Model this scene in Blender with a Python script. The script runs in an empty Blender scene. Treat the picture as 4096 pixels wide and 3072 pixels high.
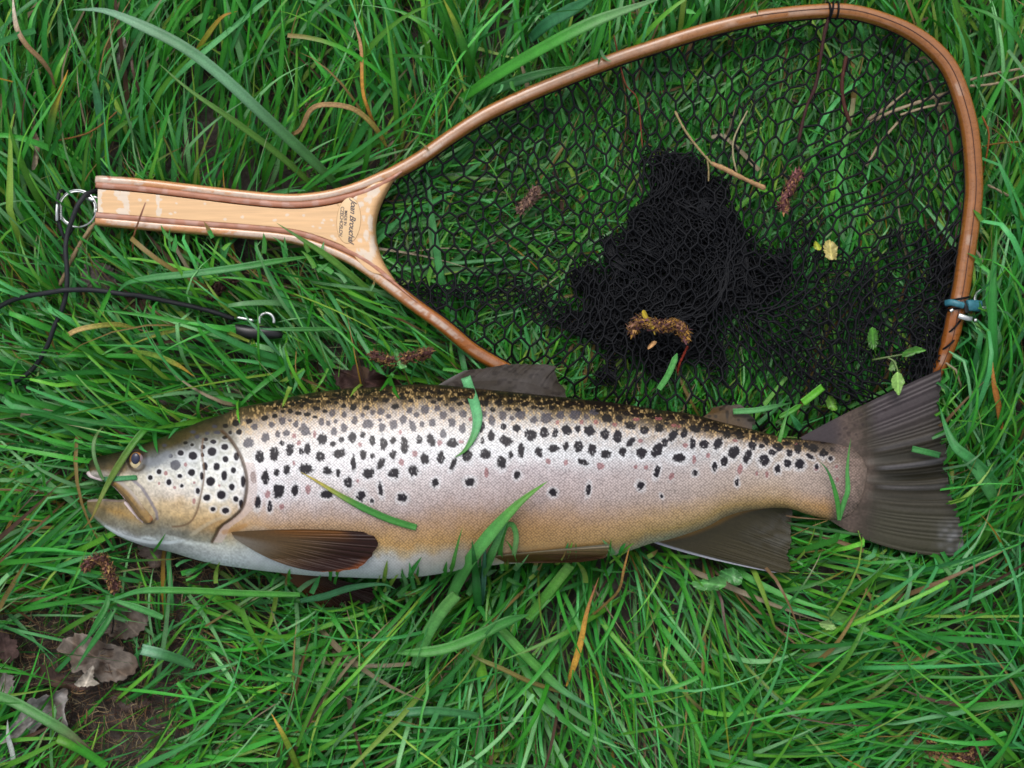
import bpy, math
import numpy as np
from math import radians as R

rng = np.random.default_rng(7)
SC = bpy.context.scene
COL = SC.collection

# ------------------------------------------------------------------ camera, sky, sun, exposure
S = 0.0007            # metres per picture pixel on the ground (1024 wide)
H = 1.0               # camera height above the ground
cam_d = bpy.data.cameras.new('camera')
cam = bpy.data.objects.new('camera', cam_d)
COL.objects.link(cam)
cam.location = (0, 0, H)
cam_d.sensor_width = 36
cam_d.lens = 36 * H / (1024 * S)
cam_d.clip_start = 0.02
cam_d.clip_end = 100
cam_d.dof.use_dof = True
cam_d.dof.focus_distance = 0.94
cam_d.dof.aperture_fstop = 11.0
SC.camera = cam

world = bpy.data.worlds.new('World')
SC.world = world
world.use_nodes = True
wn = world.node_tree
bg = wn.nodes['Background']
sky = wn.nodes.new('ShaderNodeTexSky')
sky.sky_type = 'NISHITA'
sky.sun_disc = False
SUN_EL, SUN_AZ = R(58), R(-15)
sky.sun_elevation = SUN_EL
sky.sun_rotation = SUN_AZ
sky.dust_density = 3.0
hs = wn.nodes.new('ShaderNodeHueSaturation')
hs.inputs['Saturation'].default_value = 0.28
wn.links.new(sky.outputs[0], hs.inputs['Color'])
wn.links.new(hs.outputs[0], bg.inputs[0])
bg.inputs[1].default_value = 0.15
sd = bpy.data.lights.new('sun', 'SUN')
sd.energy = 1.0
sd.angle = R(28)
sd.color = (1.0, 0.96, 0.9)
sun = bpy.data.objects.new('sun', sd)
COL.objects.link(sun)
sun.rotation_euler = (-(math.pi / 2 - SUN_EL), 0, -SUN_AZ)   # light comes from the top of the picture
sun.rotation_euler = (R(-32), 0, R(15))
SC.view_settings.view_transform = 'Standard'
SC.view_settings.look = 'None'
SC.view_settings.gamma = 1
SC.view_settings.use_curve_mapping = False
SC.view_settings.exposure = 0.35
SC.cycles.use_denoising = True
SC.cycles.filter_width = 1.6
SC.cycles.max_bounces = 8
SC.cycles.transparent_max_bounces = 8

# ------------------------------------------------------------------ helpers
def lin(c):
    c = np.asarray(c, float) / 255.0
    return np.where(c <= 0.04045, c / 12.92, ((c + 0.055) / 1.055) ** 2.4)

def P(x, y, z):
    """photograph pixel (4096 wide) at height z -> world coordinates"""
    x = np.asarray(x, float); y = np.asarray(y, float); z = np.asarray(z, float)
    k = S * (H - z) / H
    return np.stack([(x / 4 - 512) * k, -(y / 4 - 384) * k, z + 0 * x], -1)

def mesh_obj(name, V, F, mat=None, parent=None, col=None, attrs=None, smooth=True, loc=None):
    """V (n,3), F (m,3|4) int array or list of such arrays"""
    me = bpy.data.meshes.new(name)
    V = np.asarray(V, np.float32)
    if loc is not None:
        V = V - np.asarray(loc, np.float32)
    Fs = F if isinstance(F, list) else [F]
    Fs = [np.asarray(f, np.int32) for f in Fs if len(f)]
    nl = sum(f.size for f in Fs); nf = sum(len(f) for f in Fs)
    me.vertices.add(len(V)); me.vertices.foreach_set('co', V.ravel())
    me.loops.add(nl); me.loops.foreach_set('vertex_index', np.concatenate([f.ravel() for f in Fs]))
    st, tot = [], []; o = 0
    for f in Fs:
        k = f.shape[1]
        st.append(o + np.arange(len(f)) * k); tot.append(np.full(len(f), k)); o += f.size
    me.polygons.add(nf)
    me.polygons.foreach_set('loop_start', np.concatenate(st).astype(np.int32))
    me.polygons.foreach_set('loop_total', np.concatenate(tot).astype(np.int32))
    me.polygons.foreach_set('use_smooth', np.full(nf, smooth, bool))
    if col is not None:
        c = np.asarray(col, np.float32)
        if c.ndim == 1: c = np.tile(c, (len(V), 1))
        if c.shape[1] == 3: c = np.hstack([c, np.ones((len(c), 1), np.float32)])
        a = me.color_attributes.new('Col', 'FLOAT_COLOR', 'POINT')
        a.data.foreach_set('color', c.ravel())
    for k, v in (attrs or {}).items():
        v = np.asarray(v, np.float32)
        a = me.attributes.new(k, 'FLOAT_VECTOR', 'POINT')
        a.data.foreach_set('vector', v.ravel())
    me.update(calc_edges=True); me.validate()
    if mat: me.materials.append(mat)
    ob = bpy.data.objects.new(name, me)
    COL.objects.link(ob)
    if parent is not None:
        ob.parent = parent
        if loc is None and parent.parent is None:
            ob.location = (-parent.location[0], -parent.location[1], -parent.location[2])
    if loc is not None and parent is None:
        ob.location = loc
    return ob

def tag(o, label=None, cat=None, group=None, kind=None):
    if label: o['label'] = label
    if cat: o['category'] = cat
    if group: o['group'] = group
    if kind: o['kind'] = kind
    return o

def empty(name, loc):
    o = bpy.data.objects.new(name, None)
    COL.objects.link(o); o.location = loc; o.empty_display_size = 0.01
    return o

def grid_faces(nu, nv, close_v=False, off=0):
    i = np.arange(nu - 1)[:, None]
    j = np.arange(nv if close_v else nv - 1)[None, :]
    j2 = (j + 1) % nv
    a = i * nv + j; b = i * nv + j2; c = (i + 1) * nv + j2; d = (i + 1) * nv + j
    return (np.stack([a, d, c, b], -1).reshape(-1, 4) + off)

def spline(pts, n, closed=False):
    """catmull-rom through pts (k,d) -> n points evenly in arc length"""
    p = np.asarray(pts, float)
    if closed: p = np.vstack([p[-1], p, p[0], p[1]])
    else: p = np.vstack([2 * p[0] - p[1], p, 2 * p[-1] - p[-2]])
    out = []
    for k in range(1, len(p) - 2):
        t = np.linspace(0, 1, 24, endpoint=False)[:, None]
        a, b, c, d = p[k - 1], p[k], p[k + 1], p[k + 2]
        out.append(0.5 * ((2 * b) + (c - a) * t + (2 * a - 5 * b + 4 * c - d) * t ** 2 + (-a + 3 * b - 3 * c + d) * t ** 3))
    out.append(p[-2][None]); q = np.vstack(out)
    s = np.r_[0, np.cumsum(np.linalg.norm(np.diff(q[:, :2], axis=0), axis=1))]
    s += np.arange(len(s)) * 1e-9
    u = np.linspace(0, s[-1], n)
    return np.stack([np.interp(u, s, q[:, k]) for k in range(q.shape[1])], -1)

def fy(pts):
    p = np.asarray(pts, float)
    q = spline(p, 400)
    o = np.argsort(q[:, 0])
    return lambda x: np.interp(x, q[o, 0], q[o, 1])

def smooth(a, b, x):
    t = np.clip((x - a) / (b - a), 0, 1)
    return t * t * (3 - 2 * t)

# cheap value noise, numpy
_tab = np.random.default_rng(3).random((256, 256))
def noise(x, y, sc):
    x = np.asarray(x) / sc; y = np.asarray(y) / sc
    xi = np.floor(x).astype(int); yi = np.floor(y).astype(int)
    fx = x - xi; fyy = y - yi
    fx = fx * fx * (3 - 2 * fx); fyy = fyy * fyy * (3 - 2 * fyy)
    g = lambda a, b: _tab[a % 256, b % 256]
    return (g(xi, yi) * (1 - fx) + g(xi + 1, yi) * fx) * (1 - fyy) + (g(xi, yi + 1) * (1 - fx) + g(xi + 1, yi + 1) * fx) * fyy

def seg_dist(x, y, pl):
    d = np.full(np.shape(x), 1e9)
    pl = np.asarray(pl, float)
    for a, b in zip(pl[:-1], pl[1:]):
        ab = b - a
        t = np.clip(((x - a[0]) * ab[0] + (y - a[1]) * ab[1]) / (ab @ ab + 1e-9), 0, 1)
        d = np.minimum(d, np.hypot(x - a[0] - t * ab[0], y - a[1] - t * ab[1]))
    return d

def inside(x, y, poly):
    r = np.zeros(np.shape(x), bool)
    n = len(poly)
    for i in range(n):
        x1, y1 = poly[i]; x2, y2 = poly[(i + 1) % n]
        if y1 == y2: continue
        c = ((y1 > y) != (y2 > y)) & (x < (x2 - x1) * (y - y1) / (y2 - y1) + x1)
        r ^= c
    return r

# ------------------------------------------------------------------ materials
def new_mat(name):
    m = bpy.data.materials.new(name); m.use_nodes = True
    return m, m.node_tree, m.node_tree.nodes['Principled BSDF']

def vmat(name, rough=0.5, spec=0.5, metallic=0.0, noise_sc=0, noise_amt=0.0, bump=0.0, stretch=(1, 1, 1), coat=0.0, trans=0.0, base=None, detail=4, rough_var=0.0):
    """material whose colour is the mesh's colour attribute (or base) with noise variation and relief"""
    m, nt, b = new_mat(name)
    N, L = nt.nodes.new, nt.links.new
    if base is None:
        a = N('ShaderNodeAttribute'); a.attribute_name = 'Col'; c = a.outputs['Color']
    else:
        a = N('ShaderNodeRGB'); a.outputs[0].default_value = (*base, 1); c = a.outputs[0]
    if noise_sc:
        tc = N('ShaderNodeTexCoord'); mp = N('ShaderNodeMapping'); mp.inputs['Scale'].default_value = stretch
        L(tc.outputs['Object'], mp.inputs[0])
        n = N('ShaderNodeTexNoise'); n.inputs['Scale'].default_value = noise_sc; n.inputs['Detail'].default_value = detail
        L(mp.outputs[0], n.inputs['Vector'])
        if noise_amt:
            mr = N('ShaderNodeMapRange'); mr.inputs[3].default_value = 1 - noise_amt; mr.inputs[4].default_value = 1 + noise_amt
            mr.inputs[1].default_value = 0.25; mr.inputs[2].default_value = 0.75
            L(n.outputs[0], mr.inputs[0])
            v = N('ShaderNodeVectorMath'); v.operation = 'SCALE'
            L(c, v.inputs[0]); L(mr.outputs[0], v.inputs['Scale']); c = v.outputs[0]
        if bump:
            bp = N('ShaderNodeBump'); bp.inputs['Distance'].default_value = bump; bp.inputs['Strength'].default_value = 1
            L(n.outputs[0], bp.inputs['Height']); L(bp.outputs[0], b.inputs['Normal'])
        if rough_var:
            mr = N('ShaderNodeMapRange'); mr.inputs[3].default_value = rough - rough_var; mr.inputs[4].default_value = rough + rough_var
            L(n.outputs[0], mr.inputs[0]); L(mr.outputs[0], b.inputs['Roughness'])
    L(c, b.inputs['Base Color'])
    b.inputs['Roughness'].default_value = rough
    b.inputs['Specular IOR Level'].default_value = spec
    b.inputs['Metallic'].default_value = metallic
    b.inputs['Coat Weight'].default_value = coat
    b.inputs['Coat Roughness'].default_value = 0.15
    if trans:
        t = N('ShaderNodeBsdfTranslucent'); L(c, t.inputs[0])
        mx = N('ShaderNodeMixShader'); mx.inputs[0].default_value = trans
        L(b.outputs[0], mx.inputs[1]); L(t.outputs[0], mx.inputs[2])
        L(mx.outputs[0], nt.nodes['Material Output'].inputs[0])
    return m

M_grass = vmat('grass_blade_green', rough=0.42, spec=0.42, noise_sc=900, noise_amt=0.18, bump=0.0002, trans=0.3, rough_var=0.08)
M_dry = vmat('dry_straw', rough=0.7, spec=0.3, noise_sc=700, noise_amt=0.3, bump=0.0003, trans=0.1)
M_leaf = vmat('dead_leaf', rough=0.75, spec=0.25, noise_sc=160, noise_amt=0.35, bump=0.0008, trans=0.08, detail=8)
M_catkin = vmat('catkin_scales', rough=0.9, spec=0.1, noise_sc=900, noise_amt=0.3)
M_core = vmat('pale_varnished_wood', rough=0.38, spec=0.5, noise_sc=260, noise_amt=0.08, bump=0.00005, stretch=(0.12, 1.6, 1), coat=0.25, rough_var=0.12)
M_rim = vmat('orange_varnished_wood', rough=0.3, spec=0.55, noise_sc=350, noise_amt=0.14, bump=0.00006, coat=0.6, rough_var=0.12)
M_strip = vmat('red_brown_wood', rough=0.5, noise_sc=500, noise_amt=0.2, stretch=(0.2, 1, 1), base=None)
M_net = vmat('black_twine', rough=0.6, spec=0.18, base=(0.0045, 0.005, 0.007), noise_sc=1500, noise_amt=0.4)
M_cord = vmat('black_elastic_cord', rough=0.6, spec=0.4, base=(0.012, 0.013, 0.017), noise_sc=2500, noise_amt=0.4, bump=0.0002)
M_plastic = vmat('black_plastic', rough=0.35, spec=0.5, base=(0.012, 0.012, 0.014), noise_sc=120, noise_amt=0.2)
M_steel = vmat('bright_steel', rough=0.3, metallic=1.0, base=(0.58, 0.60, 0.60), noise_sc=500, noise_amt=0.12)
M_teal = vmat('teal_tape', rough=0.45, base=(0.03, 0.15, 0.20), noise_sc=400, noise_amt=0.25, bump=0.0002)
M_ink = vmat('dark_ink', rough=0.6, base=(0.05, 0.045, 0.06))
M_label = vmat('label_film', rough=0.3, base=(0.70, 0.47, 0.245), noise_sc=200, noise_amt=0.03, coat=0.3)
M_fin = vmat('fin_membrane', rough=0.46, spec=0.4, noise_sc=500, noise_amt=0.12, bump=0.0001, trans=0.32)
M_jelly = vmat('eye_surface', rough=0.25, spec=0.4, coat=0.15, noise_sc=600, noise_amt=0.1)

def fish_material():
    m, nt, b = new_mat('trout_skin')
    N, L = nt.nodes.new, nt.links.new
    a = N('ShaderNodeAttribute'); a.attribute_name = 'Col'
    u = N('ShaderNodeAttribute'); u.attribute_name = 'skin'
    mp = N('ShaderNodeMapping'); mp.inputs['Scale'].default_value = (0.62, 0.52, 1); mp.inputs['Rotation'].default_value = (0, 0, R(45)); mp.vector_type = 'TEXTURE'; mp.inputs['Scale'].default_value = (2.45, 2.45, 1)
    L(u.outputs['Vector'], mp.inputs[0])
    v = N('ShaderNodeTexVoronoi'); v.voronoi_dimensions = '2D'; v.inputs['Randomness'].default_value = 0.42
    v.inputs['Scale'].default_value = 1.0
    L(mp.outputs[0], v.inputs['Vector'])
    wn_ = N('ShaderNodeTexWhiteNoise'); wn_.noise_dimensions = '2D'; L(v.outputs['Position'], wn_.inputs['Vector'])
    # scale tone: glint painted as a bright centre, rim dark; random tone per scale
    mr = N('ShaderNodeMapRange'); mr.inputs[1].default_value = 0.0; mr.inputs[2].default_value = 0.62
    mr.inputs[3].default_value = 1.36; mr.inputs[4].default_value = 0.58
    L(v.outputs['Distance'], mr.inputs[0])
    mr2 = N('ShaderNodeMapRange'); mr2.inputs[3].default_value = 0.92; mr2.inputs[4].default_value = 1.08
    L(wn_.outputs['Value'], mr2.inputs[0])
    mu = N('ShaderNodeMath'); mu.operation = 'MULTIPLY'; L(mr.outputs[0], mu.inputs[0]); L(mr2.outputs[0], mu.inputs[1])
    one = N('ShaderNodeMix'); one.data_type = 'FLOAT'; one.inputs[2].default_value = 1.0
    L(a.outputs['Alpha'], one.inputs[0]); L(mu.outputs[0], one.inputs[3])
    sc = N('ShaderNodeVectorMath'); sc.operation = 'SCALE'
    L(a.outputs['Color'], sc.inputs[0]); L(one.outputs[0], sc.inputs['Scale'])
    # soft skin mottling
    n = N('ShaderNodeTexNoise'); n.inputs['Scale'].default_value = 0.09; n.inputs['Detail'].default_value = 5
    L(u.outputs['Vector'], n.inputs['Vector'])
    mr3 = N('ShaderNodeMapRange'); mr3.inputs[1].default_value = 0.3; mr3.inputs[2].default_value = 0.7
    mr3.inputs[3].default_value = 0.9; mr3.inputs[4].default_value = 1.1
    L(n.outputs[0], mr3.inputs[0])
    sc2 = N('ShaderNodeVectorMath'); sc2.operation = 'SCALE'; L(sc.outputs[0], sc2.inputs[0]); L(mr3.outputs[0], sc2.inputs['Scale'])
    L(sc2.outputs[0], b.inputs['Base Color'])
    bp = N('ShaderNodeBump'); bp.inputs['Distance'].default_value = 0.00022; bp.inputs['Strength'].default_value = 0.8; bp.invert = True
    h = N('ShaderNodeMath'); h.operation = 'MULTIPLY'; L(v.outputs['Distance'], h.inputs[0]); L(a.outputs['Alpha'], h.inputs[1])
    L(h.outputs[0], bp.inputs['Height']); L(bp.outputs[0], b.inputs['Normal'])
    b.inputs['Roughness'].default_value = 0.40
    b.inputs['Specular IOR Level'].default_value = 0.35
    b.inputs['Metallic'].default_value = 0.05
    b.inputs['Coat Weight'].default_value = 0.04
    b.inputs['Coat Roughness'].default_value = 0.22
    return m
M_fish = fish_material()

def soil_material():
    m, nt, b = new_mat('damp_soil')
    N, L = nt.nodes.new, nt.links.new
    tc = N('ShaderNodeTexCoord')
    n = N('ShaderNodeTexNoise'); n.inputs['Scale'].default_value = 60; n.inputs['Detail'].default_value = 10; n.inputs['Roughness'].default_value = 0.7
    L(tc.outputs['Object'], n.inputs['Vector'])
    cr = N('ShaderNodeValToRGB')
    cr.color_ramp.elements[0].position = 0.35; cr.color_ramp.elements[0].color = (0.018, 0.012, 0.008, 1)
    cr.color_ramp.elements[1].position = 0.68; cr.color_ramp.elements[1].color = (0.15, 0.125, 0.11, 1)
    e = cr.color_ramp.elements.new(0.5); e.color = (0.06, 0.047, 0.04, 1)
    L(n.outputs[0], cr.inputs[0]); L(cr.outputs[0], b.inputs['Base Color'])
    bp = N('ShaderNodeBump'); bp.inputs['Distance'].default_value = 0.004
    L(n.outputs[0], bp.inputs['Height']); L(bp.outputs[0], b.inputs['Normal'])
    b.inputs['Roughness'].default_value = 0.85
    return m

# ------------------------------------------------------------------ fish shape functions (photograph pixels)
def hz(X, Y): return (300 + X / 1.844, 1500 + Y / 1.844)      # head view
TOP = [hz(98, 655), hz(112, 628), hz(180, 600), hz(330, 565), hz(400, 532), hz(530, 502), hz(620, 468), hz(740, 420), hz(860, 370), hz(960, 330),
       hz(1090, 290), (950, 1633), (1005, 1620), (1100, 1602), (1200, 1579), (1300, 1564), (1400, 1553), (1500, 1548), (1600, 1540), (1700, 1537),
       (1800, 1543), (1900, 1553), (2100, 1573), (2300, 1594), (2500, 1617), (2630, 1638), (2760, 1655), (2895, 1690), (3000, 1715), (3141, 1752),
       (3200, 1757), (3300, 1768), (3400, 1792), (3450, 1835), (3468, 1880)]
BOT = [hz(88, 945), hz(95, 1000), hz(150, 1060), hz(230, 1130), hz(330, 1190), hz(450, 1240), hz(560, 1275), hz(700, 1305), hz(850, 1350), hz(1000, 1388),
       hz(1200, 1420), (1100, 2289), (1250, 2303), (1364, 2308), (1563, 2314), (1700, 2304), (1828, 2283), (2000, 2258), (2200, 2247), (2424, 2226),
       (2530, 2199), (2600, 2175), (2696, 2152), (2828, 2106), (2900, 2068), (3000, 2040), (3141, 2032), (3237, 2060), (3322, 2078), (3400, 2060), (3450, 1990), (3468, 1900)]
fT, fB = fy(TOP), fy(BOT)
_xk = [350, 420, 550, 700, 950, 1400, 1900, 2400, 2900, 3150, 3350, 3470]
_th = [0.007, 0.012, 0.019, 0.026, 0.033, 0.039, 0.038, 0.032, 0.021, 0.014, 0.006, 0.0008]
fTh = lambda x: np.interp(x, _xk, spline(np.stack([_xk, _th], 1), 600)[:, 1][np.searchsorted(spline(np.stack([_xk, _th], 1), 600)[:, 0], _xk).clip(0, 599)])
_zq = spline(np.stack([_xk, _th], 1), 600)
fTh = lambda x: np.interp(x, _zq[:, 0], _zq[:, 1])
fZc = lambda x: 0.021 + fTh(x) * 0.92 + 0.0063 * smooth(2900, 3400, x)

OPER = [hz(1085, 415), hz(1130, 455), hz(1185, 530), hz(1235, 630), hz(1266, 750), hz(1264, 870), hz(1235, 980), hz(1165, 1055), hz(1075, 1120), hz(1035, 1190), hz(1000, 1250)]
PREO = [hz(945, 470), hz(935, 560), hz(950, 680), hz(950, 770), hz(930, 880), hz(905, 990), hz(865, 1070), hz(800, 1110), hz(700, 1120)]
OPs, PRs = spline(OPER, 120), spline(PREO, 120)
EYE = hz(455, 632)

def fishz(x, y):
    """height of the upper skin above the ground"""
    x = np.asarray(x, float); y = np.asarray(y, float)
    T, B = fT(x), fB(x)
    s = np.clip((y - T) / np.maximum(B - T, 1), 0, 1)
    e = np.abs(2 * s - 1)
    prof = np.sqrt(np.clip(1 - e ** 2.15, 0, 1))
    z = fZc(x) + fTh(x) * prof
    # gill cover and cheek plate
    oy = np.interp(y, OPs[:, 1], OPs[:, 0]); d = oy - x
    band = smooth(1690, 1760, y) * (1 - smooth(2120, 2190, y))
    z = z + 0.0024 * smooth(0, 14, d) * (1 - smooth(120, 420, d)) * band
    oy = np.interp(y, PRs[:90, 1], PRs[:90, 0]); d = oy - x
    band = smooth(1740, 1790, y) * (1 - smooth(2060, 2110, y))
    z = z + 0.0015 * smooth(0, 12, d) * (1 - smooth(100, 300, d)) * band
    # eye socket
    de = np.hypot((x - EYE[0]) / 36, (y - EYE[1]) / 40)
    z = z - 0.0022 * (1 - smooth(0.7, 1.15, de)) + 0.0007 * np.exp(-((de - 1.25) / 0.2) ** 2)
    # snout taper
    return z

# ---- spots, copied from the photograph. (x, y, rx, ry, tilt, tone)
SP = []
def spots(ox, oy, sc, txt, tone):
    for w in txt.split(';'):
        w = w.strip()
        if not w: continue
        v = [float(q) for q in w.split(',')]
        t = v[4] if len(v) > 4 else 0
        SP.append((ox + v[0] / sc, oy + v[1] / sc, v[2] / sc, v[3] / sc, math.radians(t), tone))
k, g, r = 0, 1, 2
A = (1080, 1500, 3.568)
spots(*A, "75,470,25,18;180,520,22,20;290,515,35,28;70,585,35,25;405,545,40,28;450,435,28,22;580,385,45,20;700,375,35,18;665,475,50,28;840,385,35,22;940,395,32,22;785,515,35,22;970,305,28,22;1060,330,30,20;1195,315,30,25;1055,440,40,30;1190,460,45,45;1340,350,35,22;1380,470,45,28;1410,255,35,18;1510,345,45,28;1650,365,50,30;1640,250,30,15;1790,245,35,20;1790,450,50,35;1900,325,40,22;2015,365,45,28;2120,320,35,25;2080,220,40,15;1300,270,30,15;395,395,40,15;530,560,40,30;290,415,22,12;640,600,35,15", k)
spots(*A, "175,650,45,50;20,720,35,30;370,700,35,45;290,650,25,20;730,665,40,55;890,540,45,50;1060,570,40,45;1210,645,40,50;830,690,30,35;935,660,30,25;1325,575,30,35;1460,530,35,35;1585,515,45,45;1570,640,30,25;1690,590,35,35;1900,640,45,65,-20;2090,565,35,35;2030,720,45,80,20;2170,700,30,40;1990,510,40,45;2190,490,30,50;230,825,50,45;105,840,35,45;500,790,60,85,40;1400,700,75,60;1600,750,45,55;1760,715,55,65;1055,750,45,65,25;915,800,40,50", g)
spots(*A, "745,915,62,80;1175,890,55,70;1325,855,35,45;1465,940,38,65;1620,980,50,95;1755,930,38,50;1920,1000,55,120;2130,920,42,55;1015,920,35,38;900,980,35,42;280,1065,55,85;60,1130,66,90;445,1095,28,50;530,1055,42,75;720,1165,65,60;990,1120,92,60;1190,1255,35,105;1330,1135,45,70;1580,1265,50,90,-25;1755,1135,45,60;1465,1155,30,40;510,1340,98,72;240,1355,48,65;95,1385,38,50;820,1370,55,55;970,1395,28,55;1410,1410,75,65;1770,1400,75,70;2040,1370,68,75;2190,1200,40,80;170,970,30,28", k)
spots(*A, "345,870,25,35;640,840,20,55;410,970,22,35;345,1260,20,30;1285,990,25,30;2065,1125,35,40;1875,1245,30,45;1860,810,20,30", r)
B_ = (900, 1400, 1.508)
spots(*B_, "325,850,32,42;422,845,20,35;615,870,33,22;743,800,22,35;820,880,26,30,-30;885,910,10,15;938,840,14,42,10;1070,893,27,24;1270,800,20,24,-20;1478,795,28,24;210,645,22,38", k)
spots(*B_, "258,870,12,20;500,840,14,30;342,945,12,15;1577,740,12,25;1060,680,10,14;800,790,7,8", r)
C_ = (1700, 1420, 2.765)
spots(*C_, "35,470,35,20;165,485,30,20;320,490,45,25;95,520,25,18;235,550,22,15;390,540,40,20;480,505,35,28;655,530,60,35;815,530,38,35;945,515,42,25;1100,545,38,25;1245,480,35,18;750,605,30,25;920,600,30,15;1030,605,40,18;1205,575,38,22;1330,525,30,20;1290,590,30,15;1405,580,30,22;1470,530,30,20;1570,560,38,28;1655,490,38,22;1730,560,35,25;1805,520,35,25;1900,530,30,22;1975,600,35,22;2010,535,35,20;2130,595,32,22;2050,615,20,12;2180,560,28,25;1095,465,50,18;600,430,25,15;400,425,30,15;720,465,30,18;170,425,35,15;1520,500,25,12;840,430,30,12;960,455,30,12;1330,450,28,12;60,400,25,12", k)
spots(*C_, "15,605,25,45;135,590,35,28;300,605,35,25;200,670,38,48;420,650,42,40;300,745,38,50;80,750,38,45;200,870,32,45;415,815,35,55;645,650,35,35;740,725,38,48;860,670,42,48;960,700,25,25;1055,660,50,50;1205,715,38,42;1340,700,65,58;1500,665,42,45;1660,665,58,48;1785,685,28,30;1870,635,45,35", g)
spots(*C_, "600,790,58,55;70,940,40,72,25;300,970,60,48;510,960,30,38;730,895,38,55;890,950,50,80,55;635,945,22,35;870,790,30,30;1010,810,45,42;1165,885,60,68;1320,860,48,52;1440,860,32,45;1565,830,45,62,25;1820,840,65,60;1990,880,42,60;2130,905,48,65;1690,815,32,40;175,1130,42,65;465,1120,52,58;665,1100,55,62;845,1190,50,68;315,1205,28,72,-25;15,1155,28,50;950,1105,25,40,-20;1060,1050,36,82;1260,1080,36,58,15;1420,1035,65,40;1555,1010,32,45;1695,1010,50,62;1845,1045,42,62;2000,1095,55,45;2185,1070,40,50;2010,700,52,45;2145,700,42,32,-30;1750,1185,58,30,-25;1020,1310,30,25;600,1000,1,1", k)
spots(*C_, "1940,1230,35,35;680,1290,22,45;1370,1180,22,25;1560,1190,20,30;1465,745,18,25;1890,740,25,25;2100,770,22,20;1735,745,18,22;400,960,25,18;160,970,25,30;500,710,25,20", r)
D_ = (2500, 1550, 2.765)
spots(*D_, "20,290,30,25;110,270,32,25;275,305,45,25;190,320,22,20;370,270,35,20;505,330,48,25;460,395,22,15;555,270,25,15;635,385,35,22;660,320,30,22;790,335,25,20;160,205,30,12;60,425,55,38,-20;215,470,50,45;375,450,45,45;535,525,42,70,-35;655,505,35,52,-20;770,455,58,40;905,450,40,38;1000,440,38,32;1125,515,42,50;1275,530,55,42;1440,540,38,28;1565,590,38,40;1410,640,45,45;1515,645,30,25;1690,655,60,40,-30;1785,620,45,22;1630,720,38,32;1820,725,35,38;1915,680,38,55;2080,670,50,45;2000,640,28,35;2040,760,50,22,-30;2195,720,25,50;60,600,32,60,-35;440,610,32,45;185,725,58,55;355,690,50,95,-30;600,780,75,45;750,620,28,70;875,625,50,50;1030,620,42,68,-20;1200,715,50,70,-25;1100,815,38,55;1355,765,38,75,-20;1540,800,55,60;1800,835,40,45;1930,845,50,55;990,870,25,45;1690,900,28,45;355,930,28,68,-15;1240,1050,22,42;175,1085,38,45;405,1200,15,25,25;775,945,28,32;1940,560,40,18;2070,560,30,20;1340,490,25,14;1180,460,25,12", k)
spots(*D_, "125,350,35,15;370,340,35,18;1215,590,30,12;2120,890,25,30;665,640,25,25;170,590,22,20;515,980,22,50,-20;235,885,20,25;115,880,18,20;765,800,18,45;1270,900,22,55,-15;1570,960,18,35;1460,950,12,25;920,750,20,25;540,420,25,18;1900,640,16,20;600,430,16,14", r)
E_ = (2900, 1400, 1.659)
spots(*E_, "655,685,25,25;720,660,22,15;770,615,22,15;740,575,20,12;655,600,20,20;580,640,22,22;610,775,12,18;700,720,14,14", k)
spots(*E_, "745,860,10,15;855,655,12,10;740,775,10,12;800,640,12,10", r)
F_ = (1900, 1400, 1.508)
spots(*F_, "255,755,20,22;470,860,22,22;685,840,13,34,-8", k)
spots(*F_, "755,700,18,18;440,670,12,14;545,680,10,16", r)
H_ = (300, 1500, 1.844)
spots(*H_, "1185,355,25,22;1400,320,25,20;1285,340,25,18;1210,420,20,20;1145,425,12,12;1360,600,28,42;1460,590,26,40;1105,462,18,12;1020,492,20,15;965,475,15,12;1105,530,25,22;1010,565,32,32;945,530,15,15;865,515,12,10;870,595,30,28;780,575,22,18;815,500,15,10;860,720,25,25;960,675,18,28;1045,675,22,27;1110,620,20,22;1190,600,18,28;1168,703,18,22;1100,740,20,35;620,713,17,18;555,757,16,17;773,745,16,14;693,790,17,22;787,818,12,12;1000,785,33,33;935,745,12,30;1157,825,20,22;1080,885,30,30;905,855,15,22;972,905,25,22;1187,915,18,20;1018,990,17,15;1110,1000,25,20;1240,785,16,42;1315,755,20,45;1405,755,27,55;1345,935,22,52;1437,970,18,38;1225,950,14,30;940,590,12,15;1110,375,18,14", k)
spots(*H_, "1325,380,25,20;1450,365,22,18;1280,500,38,36;1405,460,28,32;705,597,14,14;740,665,36,36;900,455,15,12;870,420,20,10;1050,425,25,10;975,430,15,10;660,520,14,10;1030,380,18,10", g)
spots(*H_, "815,660,10,14;670,725,12,14;1418,880,18,25;878,930,10,20;735,830,10,10;880,795,8,8;620,800,8,10;1065,815,8,8", r)
rs = np.random.default_rng(11)
for _ in range(150):                                            # small dark marks crowding the very top of the back
    xx = rs.uniform(1050, 3050); SP.append((xx, float(fT(xx)) + rs.uniform(5, 40), rs.uniform(7, 12), rs.uniform(3, 6), 0, k))

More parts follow.
